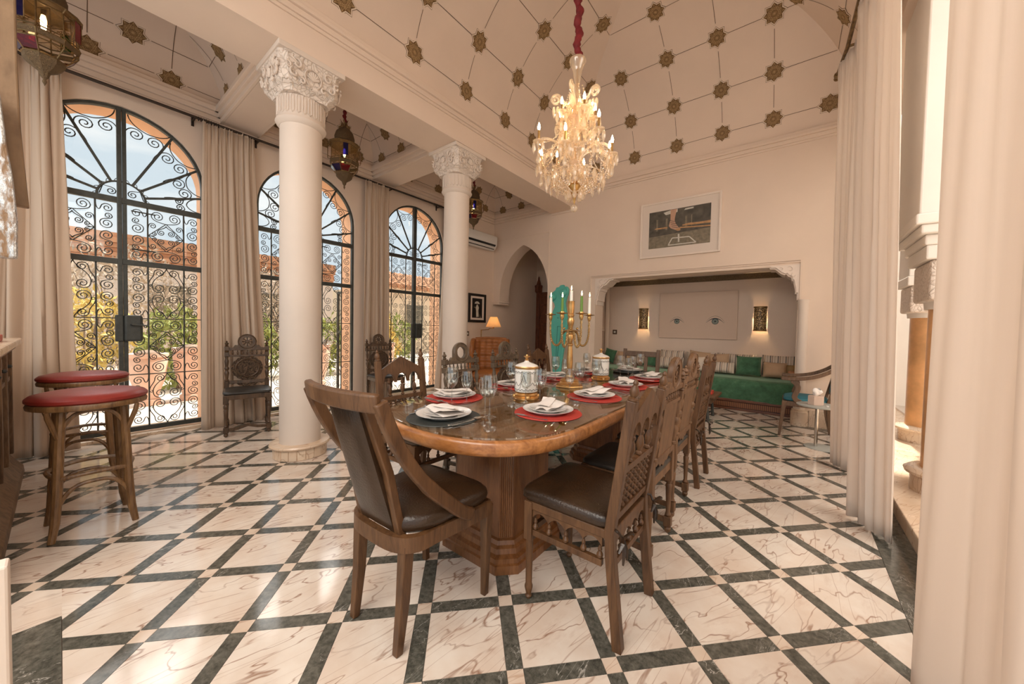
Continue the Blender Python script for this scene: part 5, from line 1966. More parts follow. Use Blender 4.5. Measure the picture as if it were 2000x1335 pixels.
def cushion(label, x0, x1, z0, z1, y, mat, tilt=14, th=.075, roll=0, pinch=.06):
    w, h_ = x1-x0, z1-z0
    def f(sgn):
        def fn(s_, q):
            u, v = 2*s_-1, 2*q-1
            b = (1-u**4)*(1-v**4)
            k = 1-pinch*(1-abs(u)**3)*abs(v)**3
            k2 = 1-pinch*(1-abs(v)**3)*abs(u)**3
            return (u*w/2*k2, sgn*th*b**.6, v*h_/2*k)
        return fn
    mb = MB().grid(f(-1), 14, 14)
    n = len(mb.v)
    mb.grid(f(1), 14, 14)
    o = mb.build('cushion', mat, None, 70)
    o.location = ((x0+x1)/2, y, (z0+z1)/2+.02)
    o.rotation_euler = (R(-tilt), R(roll), 0)
    return tag(o, label, 'cushion', 'cushions on the green banquette')
sf = 'striped_fabric'
cushion('striped back cushion on the banquette, directly right of the slat-back chair', -2.05, -1.60, .52, .87, 7.24, sf)
cushion('low striped cushion in front of the striped one beside the slat-back chair', -2.04, -1.57, .53, .75, 7.05, sf, 20)
cushion('striped back cushion behind the tall plain beige one', -1.58, -1.20, .52, .85, 7.28, sf, 8)
cushion('tall plain beige cushion sticking up highest on the banquette', -1.50, -1.15, .53, .88, 7.08, 'cushion_tan', 8, .05, 6)
cushion('small cream cushion in front of the tall beige one', -1.43, -1.20, .53, .79, 6.93, 'cushion_cream', 8, .05)
cushion('plain beige cushion right behind the long striped one', -1.16, -.83, .53, .855, 7.08, 'cushion_tan', 8, .05, -4)
cushion('striped back cushion behind the green velvet one', -1.06, -.45, .52, .86, 7.28, sf, 8)
cushion('long low striped cushion left of the green velvet one', -1.15, -.73, .53, .725, 6.93, sf, 20)
cushion('bright green velvet cushion in the middle of the banquette', -.725, -.364, .52, .845, 6.95, 'velvet_green', 14, .08)
cushion('striped back cushion at the right end of the banquette', -.38, .09, .52, .87, 7.24, sf)
cushion('plain tan cushion in front at the right end', -.345, -.03, .52, .77, 6.95, 'cushion_tan', 16)
cushion('small gold cushion beside the plain tan one at the right end', -.08, .08, .55, .735, 7.08, 'cushion_gold', 14, .05)
cushion('spotted cushion against the right end of the niche', .07, .22, .53, .86, 7.12, 'leopard_fabric', 10, .05)
cushion('rust coloured cushion lying at the right end behind the armchair', -.02, .15, .52, .66, 6.86, 'cushion_rust', 30, .05)
cushion('dark green velvet cushion at the left end of the banquette', -3.20, -2.95, .54, .83, 7.15, 'velvet_green', 14, .06, 12)
cushion('plain tan cushion seen through the slat-back chair', -2.90, -2.62, .53, .80, 7.10, 'cushion_tan')
cushion('brown cushion behind the slats of the far head chair', -2.59, -2.37, .53, .80, 7.16, 'cushion_rust')
cushion('green velvet cushion seen through the right side of the slat-back chair', -2.36, -2.10, .53, .81, 7.13, 'velvet_green')

# ---- coffee table with red box
t = thing('coffee_table', 'low rustic wooden coffee table in front of the banquette', 'table', (-1.45, 5.72, 0))
MB().box((-.66, -.26, .33), (.66, .26, .365)).build('tabletop', 'greywood', t, 0, bevel=.006)
MB().box((-.60, -.22, .25), (.60, .22, .33)).build('apron', 'walnut', t, 0)
for sx in (-1, 1):
    for sy in (-1, 1):
        MB().tube([(sx*.56, sy*.20, 0), (sx*.54, sy*.19, .25)], [.022, .018], 6).build('leg', 'iron', t)
    MB().tube([(sx*.55, -.195, .09), (sx*.55, .195, .09)], .009, 6).build('stretcher', 'iron', t)
tag(MB().box((-1.02, 5.60, .366), (-.86, 5.74, .415)).build('red_book', 'paper_red', None, 0, bevel=.003), 'small red box lying on the low rustic coffee table', 'box')

# ---- dark armchair with teal seat
t = thing('armchair', 'dark wooden armchair with curved arms and teal seat by the patio curtain', 'armchair', (.17, 5.62, 0), R(90))
wd = 'walnut'
for s in (-1, 1):
    MB().sweep([(s*.235, .245, 0), (s*.235, .225, .22), (s*.235, .205, .43)], [.026, .036, .050], [.026, .036, .050]).build('front_leg', wd, t, 0, bevel=.004)
    MB().sweep([(s*.215, -.26, 0), (s*.215, -.22, .22), (s*.215, -.20, .43)], [.026, .036, .046], [.026, .036, .046]).build('rear_leg', wd, t, 0, bevel=.004)
    MB().sweep(bez((s*.245, .05, .43), (s*.245, .21, .50), (s*.245, -.02, .58), (s*.245, .14, .69), 12), .034, .055, (1, 0, 0)).build('arm_support', wd, t, 30, bevel=.004)
    MB().sweep(bez((s*.245, .245, .705), (s*.25, .02, .70), (s*.255, -.16, .74), (s*.22, -.33, .93), 14), .055, .040, (1, 0, 0)).build('arm', wd, t, 30, bevel=.006)
    MB().sweep([(s*.20, -.20, .42), (s*.20, -.26, .70), (s*.20, -.33, .96)], .04, .032).build('back_post', wd, t, 0, bevel=.004)
MB().sweep([(-.23, -.33, .94), (0, -.36, .96), (.23, -.33, .94)], .035, .075, (0, 1, 0)).build('crest_rail', wd, t, 0, bevel=.006)
MB().box((-.235, -.215, .37), (.235, .225, .43)).build('seat_frame', wd, t, 0, bevel=.008)
puffy(MB(), .44, .44, .045, .43, .03, p=7).build('seat_cushion', 'teal_fabric', t, 60)
MB().grid(lambda s_, q: (lerp(-.17, .17, s_), lerp(-.235, -.315, q)+.03*(1-(2*s_-1)**4)*(1-(2*q-1)**4), lerp(.50, .90, q)), 10, 12).build('back_pad', 'teal_fabric', t, 60)

# ---- round side table with tissues
t = thing('side_table', 'small round grey metal side table beside the white curtain', 'table', (.275, 5.08, 0))
MB().lathe([(.0, .455), (.195, .455), (.20, .46), (.20, .470), (.195, .472), (.0, .472)], (0, 0, 0), 36).build('tabletop', 'round_table_grey', t)
MB().lathe([(.016, .01), (.016, .456)], (-.015, 0, 0), 14).build('pole', 'chrome', t)
MB().lathe([(.15, .0), (.15, .006), (.14, .010), (.0, .011)], (.03, 0, 0.0), 36).build('base', 'round_table_grey', t)
t = thing('tissue_box', 'pinkish tissue box with a white tissue on the round side table', 'tissue box', (.245, 5.06, .473), R(20))
M6 = [(.075*math.cos(PI/3*k), .06*math.sin(PI/3*k)) for k in range(6)]
MB().prism(M6, 0, .10).build('carton', 'tissue_box', t, 0, bevel=.002)
tm = MB()
def ts(s_, q):
    a_ = 2*PI*s_
    r_ = .012+.032*math.sin(PI*q*.8)*(1+.35*math.sin(a_*3+q*4))
    return (r_*math.cos(a_)+.01*q, r_*.5*math.sin(a_), .10+.075*q+.012*math.sin(a_*2)*q)
tm.grid(ts, 24, 10)
tm.build('tissue', 'tissue', t, 70)
tag(MB().lathe([(.0, 0), (.012, 0), (.013, .012), (.0, .014)], (.34, 5.00, .4725), 12).build('bottle_cap', 'white_plastic'), 'tiny white cap lying on the round side table', 'cap')
# ================================================================== TABLE SETTING
ZG = .7755
MAT_M = {c: MB().lathe([(0, 0), (.185, 0), (.190, .002), (.188, .005), (.17, .0052), (.168, .0044), (.15, .0052), (.148, .0044), (.13, .0052), (0, .0052)], n=44).mesh('placemat', c) for c in ('red_mat', 'black_mat')}
PLATE = MB().lathe([(0, .004), (.085, .004), (.09, 0), (.095, .004), (.135, .018), (.142, .022), (.1425, .024), (.136, .022), (.100, .010), (.094, .008), (0, .008)], n=44).mesh('plate', 'china')
SPLATE = MB().lathe([(0, .004), (.062, .004), (.066, 0), (.07, .004), (.100, .014), (.105, .017), (.1055, .019), (.100, .017), (.074, .009), (.068, .007), (0, .007)], n=40).mesh('plate', 'china')
def napkin_mesh(v):
    mb = MB()
    def fn(s_, q):
        x = lerp(-.115, .115, s_)
        w = lerp(.035, .075, s_) if v else lerp(.05, .072, s_)
        y = lerp(-w, w, q)
        z = .006+.010*math.sin(PI*q)+(.016*max(0, s_-.55)/.45*(q if v else 1-q))*1.4+.004*math.sin(s_*9+q*5)
        return (x, y, z)
    mb.grid(fn, 14, 8)
    def fn2(s_, q):
        x, y, z = fn(s_, q)
        return (x*.97, y*.97, .0)
    mb.grid(fn2, 14, 8)
    def f3(s_, q):      # loose top flap
        x = lerp(-.07, .105, s_)
        y = lerp(-.03, .06, q)*(1-.4*s_)
        return (x, y+.01*s_, .019+.012*s_*s_+.005*math.sin(PI*q))
    mb.grid(f3, 10, 6)
    return mb.mesh('napkin', 'napkin', 60)
NAP = [napkin_mesh(0), napkin_mesh(1)]
def fork_mesh():
    mb = MB()
    mb.sweep([(0, -.10, .003), (0, -.03, .002), (0, .03, .005), (0, .05, .006)], [.010, .006, .005, .016], .0022, (1, 0, 0))
    for k in range(4):
        mb.sweep([(-.0075+k*.005, .05, .006), (-.0075+k*.005, .075, .005), (-.0075+k*.005, .10, .004)], .0026, .002, (1, 0, 0))
    return mb.mesh('fork', 'steel', 30)
def knife_mesh():
    mb = MB()
    mb.sweep([(0, -.11, .003), (0, -.06, .003), (0, -.01, .003)], [.009, .012, .010], .006, (1, 0, 0))
    mb.sweep([(0, -.01, .003), (0, .05, .003), (0, .10, .003), (-.002, .115, .003)], [.013, .016, .013, .004], .0018, (1, 0, 0))
    return mb.mesh('knife', 'steel', 30)
def spoon_mesh():
    mb = MB()
    mb.sweep([(0, -.10, .003), (0, -.03, .003), (0, .045, .006)], [.010, .006, .005], .0022, (1, 0, 0))
    mb.lathe([(0, .002), (.7, .3*.012), (.95, .008), (1, .010), (.9, .009), (0, .004)], (0, .068, .002), 14)
    n = len(mb.v)-14*6
    for i in range(n, len(mb.v)):
        x, y, z = mb.v[i]
        mb.v[i] = (x*.017, .068+(y-.068)*.027, z)
    return mb.mesh('spoon', 'steel', 40)
FORK, KNIFE, SPOON = fork_mesh(), knife_mesh(), spoon_mesh()
SETS = [('at the near end of the table', -1.43, 1.215, 0, 'black_mat', 0),
        ('at the near right place', -1.075, 1.665, 90, 'red_mat', 1),
        ('at the second place on the right', -1.085, 2.27, 90, 'red_mat', 0),
        ('at the third place on the right', -1.10, 2.90, 90, 'red_mat', 1),
        ('at the farthest place on the right', -1.10, 3.52, 90, 'red_mat', 0),
        ('at the near left place', -1.78, 1.60, -90, 'red_mat', 0),
        ('at the second place on the left', -1.79, 2.24, -90, 'red_mat', 1),
        ('at the third place on the left', -1.80, 2.90, -90, 'red_mat', 0),
        ('at the farthest place on the left', -1.80, 3.50, -90, 'red_mat', 1),
        ('at the far head of the table', -1.47, 4.00, 180, 'black_mat', 0)]
for lab, x, y, rz, mm, nv in SETS:
    a_ = R(rz)
    # fine rotation jitter
    j = random.uniform(-6, 6)
    cn = 'dark' if mm == 'black_mat' else 'red'
    tag(inst(MAT_M[mm], 'placemat', None, (x, y, ZG), (0, 0, a_)), 'round %s placemat %s' % (cn, lab), 'placemat', 'placemats on the dining table')
    tag(inst(PLATE, 'dinner_plate', None, (x, y, ZG+.0055), (0, 0, 0)), 'large white dinner plate %s' % lab, 'plate', 'dinner plates')
    tag(inst(SPLATE, 'side_plate', None, (x, y, ZG+.0145), (0, 0, 0)), 'small white plate stacked on the dinner plate %s' % lab, 'plate', 'small plates')
    tag(inst(NAP[nv], 'napkin', None, (x, y, ZG+.0335), (0, 0, R(rz+j+(12 if nv else -8)))), 'folded white napkin on the plates %s' % lab, 'napkin', 'napkins')
    ca, sa = math.cos(a_), math.sin(a_)
    for nm, me, dx, rr in (('fork', FORK, -.163, 3), ('knife', KNIFE, .158, -2), ('spoon', SPOON, .176, -4)):
        tag(inst(me, nm, None, (x+dx*ca, y+dx*sa, ZG+.0056), (0, 0, a_+R(rr))), 'steel %s beside the plate %s' % (nm, lab), nm, nm+'s')
def glass_mesh(h_, r_):
    k = h_/.22
    prof = [(.036, 0), (.036, .002), (.020, .006), (.006, .012), (.0042, .02), (.0042, .085), (.006, .095), (.022, .108), (r_*.88, .13), (r_, .155), (r_*.97, .185), (r_*.82, .22)]
    inn = [(r_*.82-.001, .219), (r_*.97-.0015, .185), (r_-.0015, .155), (r_*.88-.002, .131), (.020, .110), (0, .102)]
    prof = [(a, b*k) for a, b in prof+inn]
    return MB().lathe([(0, 0)]+prof, n=28).mesh('wine_glass', 'glass_clear', 40)
GL1, GL2 = glass_mesh(.225, .041), glass_mesh(.20, .035)
GLS = [(GL1, -1.66, 1.47, 'larger glass at the near left place'), (GL2, -1.60, 1.54, 'smaller glass at the near left place'),
       (GL1, -1.255, 1.375, 'larger glass standing alone at the near end, in front'), (GL2, -1.335, 1.425, 'smaller glass just behind the large one at the near end'),
       (GL1, -1.63, 2.02, 'larger glass at the second left place, left of the near jar'), (GL2, -1.60, 2.13, 'smaller glass at the second left place, behind the near jar'),
       (GL1, -1.225, 1.80, 'larger glass at the near right place'), (GL2, -1.335, 1.80, 'smaller glass in front of the near white jar'),
       (GL1, -1.70, 2.74, 'larger glass at the third left place'), (GL2, -1.64, 2.82, 'smaller glass at the third left place'),
       (GL2, -1.22, 2.16, 'smaller glass at the second right place, before the candelabra foot'), (GL1, -1.26, 2.38, 'larger glass at the second right place'),
       (GL1, -1.30, 2.76, 'larger glass at the third right place'), (GL2, -1.37, 2.88, 'smaller glass at the third right place'),
       (GL1, -1.70, 3.36, 'larger glass at the farthest left place'), (GL2, -1.63, 3.42, 'smaller glass at the farthest left place'),
       (GL1, -1.33, 3.36, 'larger glass right of the far white jar'), (GL2, -1.28, 3.44, 'smaller glass right of the far white jar'),
       (GL2, -1.33, 3.70, 'smaller glass at the far head place'), (GL1, -1.29, 3.82, 'larger glass at the far head place')]
for me, x, y, lab in GLS:
    tag(inst(me, 'wine_glass', None, (x, y, ZG), (0, 0, 0)), 'clear stemmed wine glass, '+lab, 'wine glass', 'wine glasses')
# porcelain jars
def jar(label, x, y, sc=1.0):
    t = thing('porcelain_jar', label, 'jar', (x, y, ZG), 0, 'porcelain jars')
    MB().lathe([(.052, .0), (.082, .0), (.086, .010), (.074, .018), (.080, .030), (.072, .040), (.078, .046), (.0, .046)], n=30).build('gilt_foot', 'gilt', t)
    for k in range(4):
        a_ = PI/4+PI/2*k
        MB().ball((.078*math.cos(a_), .078*math.sin(a_), .016), .016, 8, 6).build('foot_scroll', 'gilt', t)
    b = MB().lathe([(.060, .046), (.076, .050), (.078, .058), (.078, .195), (.076, .203), (.0, .203)], n=36).build('body', 'jar_white', t)
    for z in (.066, .182):
        MB().tube([(.0785*math.cos(q), .0785*math.sin(q), z+.0035*math.sin(q*18)) for q in [2*PI*k/90 for k in range(90)]], .0022, 4, closed=True).build('painted_band', 'jar_paint', b)
        MB().tube([(.0784*math.cos(q), .0784*math.sin(q), z-.009) for q in [2*PI*k/40 for k in range(40)]], .0010, 4, closed=True).build('painted_band', 'jar_paint', b)
    # painted ribbon swags
    for k in range(4):
        a0 = PI/2*k+.4
        sw = MB()
        for s in (-1, 1):
            sw.tube([(.0786*math.cos(a0+s*.75*u), .0786*math.sin(a0+s*.75*u), .168-.075*math.sin(PI*u*.75)) for u in [q/12 for q in range(13)]], .0018, 4)
            sw.tube([(.0786*math.cos(a0+s*.35*u), .0786*math.sin(a0+s*.35*u), .168-.095*u) for u in [q/8 for q in range(9)]], .0016, 4)
        sw.build('painted_swag', 'jar_paint', b)
    l = MB().lathe([(.079, .203), (.081, .207), (.081, .216), (.079, .220), (.0, .220)], n=36).build('gilt_rim', 'gilt', t)
    MB().lathe([(.079, .220), (.070, .228), (.045, .238), (.020, .246), (.012, .256), (.0, .256)], n=30).build('lid', 'jar_white', t)
    MB().lathe([(.010, .254), (.014, .262), (.008, .268), (.010, .276), (.022, .282), (.022, .287), (.008, .290), (.006, .296), (0, .298)], n=16).build('lid_knob', 'gilt', t)
jar('white porcelain jar with gilt foot and lid, nearer on the table', -1.42, 1.92)
jar('white porcelain jar with gilt foot and lid, beyond the candelabra', -1.43, 3.12)
# candelabra
CBX, CBY = -1.45, 2.56
t = thing('candelabra', 'five-armed brass candelabra with rope-twisted arms in mid table', 'candelabra', (CBX, CBY, ZG))
q6 = [(.125*math.cos(PI/3*k), .125*math.sin(PI/3*k)) for k in range(6)]
MB().prism(q6, 0, .014).build('base', 'gilt', t, 0, bevel=.004)
MB().lathe([(.105, .014), (.105, .022), (.085, .03), (.075, .045), (.080, .052), (.072, .060), (.045, .072), (.030, .085), (.026, .10), (.030, .115), (.030, .125), (.022, .135), (.026, .20), (.021, .30), (.017, .335), (.024, .342), (.024, .352), (.016, .362), (.020, .385), (.028, .41), (.022, .43), (.030, .440), (.030, .450), (.020, .46), (.016, .49), (.026, .52), (.030, .545), (.020, .57), (.028, .585), (.028, .595), (.022, .60), (.026, .615), (.028, .66), (.028, .70), (.030, .705)], n=24).build('stem', 'gilt', t)
MB().lathe([(.0, .705), (.024, .705), (.024, .698)], n=16).build('socket', 'gilt', t)
hub = MB().lathe([(.020, .455), (.072, .458), (.074, .464), (.020, .470)], n=24).build('hub_plate', 'brass', t)
for k in range(6):
    a_ = PI/3*k
    MB().ball((.062*math.cos(a_), .062*math.sin(a_), .480), .010, 8, 6).build('bead', 'brass', hub)
def candle(x, y, z, h_, r_, mat, lab):
    c = thing('candle', lab, 'candle', (x, y, z), 0, 'lit candles in the candelabra')
    MB().lathe([(r_, 0), (r_*.96, h_*.6), (r_*.9, h_), (.002, h_-.003)], n=16).build('wax', mat, c)
    MB().tube([(0, 0, h_-.004), (.001, 0, h_+.008)], .0012, 5).build('wick', 'ink', c)
    MB().lathe([(0, h_+.004), (.0045, h_+.011), (.0055, h_+.018), (.0035, h_+.030), (0, h_+.045)], n=10).build('flame', 'flame', c)
for k, (ang, mat, hh, rr, lab) in enumerate(((140, 'candle_white', .135, .012, 'tall lit white candle on the left outer arm of the candelabra'), (243, 'candle_green', .105, .010, 'lit green candle on the left inner arm of the candelabra'), (-75, 'candle_green', .12, .011, 'lit green candle on the right inner arm of the candelabra'), (33, 'candle_white', .14, .012, 'tall lit white candle on the right outer arm of the candelabra'))):
    # arm angle measured in the plane facing the camera
    right = Vector((r2.x, r2.y, 0)).normalized()
    away = Vector((fw.x, fw.y, 0)).normalized()
    d = right*math.cos(R(ang))+away*math.sin(R(ang))
    R_ = .205
    path = bez((.03, 0, .465), (.055, 0, .455), (.075, 0, .45), (.085, 0, .42), 5)+bez((.085, 0, .42), (.09, 0, .30), (.20, 0, .30), (.205, 0, .46), 12)[1:]+[(.205, 0, .555)]
    pts = [(d.x*p[0], d.y*p[0], p[2]) for p in path]
    arm = MB().tube(pts, .0065, 8).build('arm', 'rope', t)
    # rope twist strands
    tw = MB()
    fine = []
    for i in range(len(pts)-1):
        for q in range(6):
            fine.append(Vector(pts[i]).lerp(Vector(pts[i+1]), q/6))
    for s0 in (0, PI):
        hel = []
        for i, p in enumerate(fine):
            tdir = (fine[min(i+1, len(fine)-1)]-fine[max(i-1, 0)]).normalized()
            n1 = tdir.cross(Vector((-d.y, d.x, 0))).normalized()
            n2 = tdir.cross(n1)
            an = i*1.25+s0
            hel.append(p+(n1*math.cos(an)+n2*math.sin(an))*.0062)
        tw.tube(hel, .0042, 5)
    tw.build('rope_twist', 'rope', arm)
    ex, ey = d.x*.205, d.y*.205
    cup = MB().lathe([(.008, .545), (.012, .555), (.018, .575), (.014, .588), (.020, .592), (.044, .596), (.046, .600), (.020, .599), (.018, .610), (.0, .608)], (ex, ey, 0), 20).build('cup', 'brass', t)
    candle(CBX+ex, CBY+ey, ZG+.609, hh, rr, mat, lab)
candle(CBX, CBY, ZG+.706, .085, .013, 'candle_white', 'short lit white candle on the central stem of the candelabra')

# ================================================================== CHANDELIER
CHX, CHY = -1.43, 2.53
t = thing('chandelier', 'crystal chandelier with lit candle bulbs hanging over the table', 'chandelier', (CHX, CHY, 0))
sl = MB()
pts, rs = [], []
for k in range(110):
    z = 3.42+k*.020
    an = k*.75
    pts.append((.010*math.cos(an), .010*math.sin(an), z))
    rs.append(.027+.007*math.sin(k*1.5)+.009*math.sin(k*2.3+1)*math.sin(k*.7))
sl.tube(pts, rs, 12)
sl.build('red_velvet_sleeve', 'velvet_red', t, 50)
MB().lathe([(.018, 3.20), (.024, 3.23), (.034, 3.29), (.040, 3.33), (.062, 3.37), (.066, 3.395), (.058, 3.405)], n=24).build('top_vase', 'crystal', t)
MB().tube([(0, 0, 2.30), (0, 0, 3.44)], .008, 8).build('rod', 'brass', t)
MB().lathe([(.020, 2.98), (.030, 3.0), (.055, 3.03), (.065, 3.06), (.035, 3.08), (.022, 3.12), (.030, 3.16), (.018, 3.20)], n=20).build('stem_bulb', 'crystal', t)
MB().lathe([(.020, 2.80), (.085, 2.905), (.090, 2.92), (.080, 2.935), (.030, 2.955), (.022, 2.98)], n=24).build('upper_bowl', 'crystal', t)
MB().lathe([(.024, 2.42), (.036, 2.46), (.030, 2.50), (.048, 2.54), (.060, 2.585), (.035, 2.62), (.026, 2.70), (.034, 2.76), (.024, 2.80)], n=20).build('stem_vase', 'crystal', t)
MB().lathe([(.010, 2.33), (.035, 2.36), (.050, 2.40), (.026, 2.44)], n=20).build('lower_finial', 'brass', t)
MB().ball((0, 0, 2.225), .030, 16, 12).build('crystal_ball', 'crystal', t)
MB().lathe([(.0, 2.255), (.006, 2.27), (.010, 2.30), (.020, 2.33)], n=10).build('ball_cap', 'brass', t)
PR1 = MB().lathe([(0, 0), (.010, -.012), (.015, -.040), (.013, -.062), (0, -.095)], n=6).mesh('prism_drop', 'crystal', 0)
PR2 = MB().lathe([(0, 0), (.008, -.010), (.010, -.028), (0, -.060)], n=6).mesh('prism_drop', 'crystal', 0)
PEAR = MB().lathe([(0, 0), (.006, -.012), (.017, -.050), (.019, -.068), (.012, -.088), (0, -.094)], n=8).mesh('pear_drop', 'crystal', 0)
def beads(a_, b_, sag, n=14, r=.0068):
    mb = MB()
    a_, b_ = Vector(a_), Vector(b_)
    for k in range(n+1):
        u = k/n
        p = a_.lerp(b_, u)-Vector((0, 0, sag*4*u*(1-u)))
        mb.ball(p, r, 5, 3)
    mb.build('bead_strand', 'crystal', t, 0)
def arm_light(an, R_, z_cup, z_root, z_low, hc, rdrop):
    c, s = math.cos(an), math.sin(an)
    pth = bez((.03, 0, z_root), (.03+R_*.30, 0, z_low-.10), (R_*.80, 0, z_low-.06), (R_*.98, 0, z_low+.02), 9)+[(R_, 0, z_cup)]
    # rising gooseneck so that the arm arches up and then down to the cup
    g = bez((.03, 0, z_root), (.06, 0, z_root+.16), (R_*.95, 0, z_root+.18), (R_, 0, z_cup), 14)
    MB().tube([(p[0]*c, p[0]*s, p[2]) for p in g], .011, 8).build('arm', 'crystal', t)
    cup = MB().lathe([(.004, z_cup-.012), (.012, z_cup-.006), (.040, z_cup+.002), (.046, z_cup+.010), (.044, z_cup+.011), (.012, z_cup+.004), (.013, z_cup+.02), (0, z_cup+.02)], (R_*c, R_*s, 0), 14).build('drip_dish', 'crystal', t)
    MB().lathe([(.009, z_cup+.008), (.009, z_cup+.008+hc), (0, z_cup+.008+hc)], (R_*c, R_*s, 0), 10).build('candle_tube', 'brass', t)
    z = z_cup+.008+hc
    MB().lathe([(.005, z), (.010, z+.014), (.011, z+.026), (.006, z+.045), (0, z+.062)], (R_*c, R_*s, 0), 10).build('flame_bulb', 'chandelier_bulb', t)
    for k in range(6):
        q = 2*PI*k/6
        inst(PR1 if k % 2 == 0 else PR2, 'prism_drop', t, (R_*c+.040*math.cos(q), R_*s+.040*math.sin(q), z_cup-.002), (0, 0, q))
    inst(PEAR, 'pear_drop', t, (R_*c, R_*s, z_cup-.02-rdrop), (0, 0, 0))
    beads((R_*c, R_*s, z_cup-.012), (R_*c, R_*s, z_cup-.02-rdrop), 0, 5)
for k in range(8):
    an = 2*PI*k/8+.25
    arm_light(an, .325 if k % 2 else .29, 2.63+(.05 if k % 2 else -.03), 2.58, 2.5, .085, .05)
    a2 = an+2*PI/8
    r1 = .325 if k % 2 else .29
    rr2 = .29 if k % 2 else .325
    z1, z2 = 2.64+(.05 if k % 2 else -.03), 2.64+(-.03 if k % 2 else .05)
    beads((r1*math.cos(an), r1*math.sin(an), z1), (rr2*math.cos(a2), rr2*math.sin(a2), z2), .075, 18)
    beads((.075*math.cos(an), .075*math.sin(an), 2.91), (r1*math.cos(an), r1*math.sin(an), z1+.01), .07, 22)
    beads((.05*math.cos(an), .05*math.sin(an), 2.42), (r1*.8*math.cos(an), r1*.8*math.sin(an), 2.56), .07, 16)
for k in range(5):
    an = 2*PI*k/5+.6
    arm_light(an, .15, 2.93, 2.88, 2.84, .06, .03)
    beads((.05*math.cos(an), .05*math.sin(an), 3.05), (.15*math.cos(an), .15*math.sin(an), 2.94), .04, 12)
    # curled crystal scroll above the upper arms
    sp = [(.03, 3.0)]+[(.17+a_, 3.10+b_) for a_, b_ in [(x, y) for x, y in spiral(0, 0, .05, PI*1.05, 1.6, -1, 20)]]
    g = bez((.03, 0, 2.95), (.06, 0, 3.05), (.10, 0, 3.06), (.12, 0, 3.09), 5)
    path = [(p[0], p[2]) for p in g]+[(.165+x, 3.09+y) for x, y in spiral(0, 0, .045, PI, 1.6, -1, 20)]
    MB().tube([(p[0]*math.cos(an+.6), p[0]*math.sin(an+.6), p[1]) for p in path], [.011]*len(path), 8).build('curl', 'crystal', t)
    for q in range(3):
        inst(PR1, 'prism_drop', t, ((.12+.03*q)*math.cos(an+.6), (.12+.03*q)*math.sin(an+.6), 3.05-.006*q), (0, 0, 0))
for ring_r, zz, n, me in ((.088, 2.905, 12, PR1), (.055, 3.04, 10, PR1), (.060, 2.56, 12, PR1), (.17, 2.50, 16, PR1), (.23, 2.46, 18, PR1), (.12, 2.44, 12, PR2), (.06, 2.38, 8, PEAR), (.285, 2.60, 22, PR1), (.14, 2.78, 14, PR1), (.20, 2.70, 16, PR2), (.10, 2.99, 10, PR2)):
    for k in range(n):
        an = 2*PI*k/n+ring_r*9
        inst(me, 'prism_drop', t, (ring_r*math.cos(an), ring_r*math.sin(an), zz), (0, 0, an))
for rr, zz in ((.17, 2.505), (.23, 2.465), (.285, 2.605), (.14, 2.785)):
    MB().tube([(rr*math.cos(a_), rr*math.sin(a_), zz) for a_ in [2*PI*k/40 for k in range(40)]], .004, 5, closed=True).build('hanging_ring', 'crystal', t)
for k in range(12):
    an = 2*PI*k/12
    beads((.055*math.cos(an), .055*math.sin(an), 3.02), (.085*math.cos(an), .085*math.sin(an), 2.925), .01, 8)
    beads((.23*math.cos(an), .23*math.sin(an), 2.46), (.04*math.cos(an), .04*math.sin(an), 2.35), .03, 14)

# extra garlands
for k in range(16):
    an = 2*PI*k/16+.1
    beads((.088*math.cos(an), .088*math.sin(an), 2.90), (.285*math.cos(an), .285*math.sin(an), 2.605), .06, 24)
    beads((.285*math.cos(an), .285*math.sin(an), 2.60), (.23*math.cos(an+.2), .23*math.sin(an+.2), 2.46), .03, 10)
    beads((.17*math.cos(an), .17*math.sin(an), 2.50), (.17*math.cos(an+.39), .17*math.sin(an+.39), 2.50), .05, 7)
for k in range(8):
    an = 2*PI*k/8
    beads((.05*math.cos(an), .05*math.sin(an), 3.18), (.13*math.cos(an), .13*math.sin(an), 2.98), .03, 14)
    beads((.13*math.cos(an), .13*math.sin(an), 2.98), (.15*math.cos(an), .15*math.sin(an), 2.80), .0, 12)

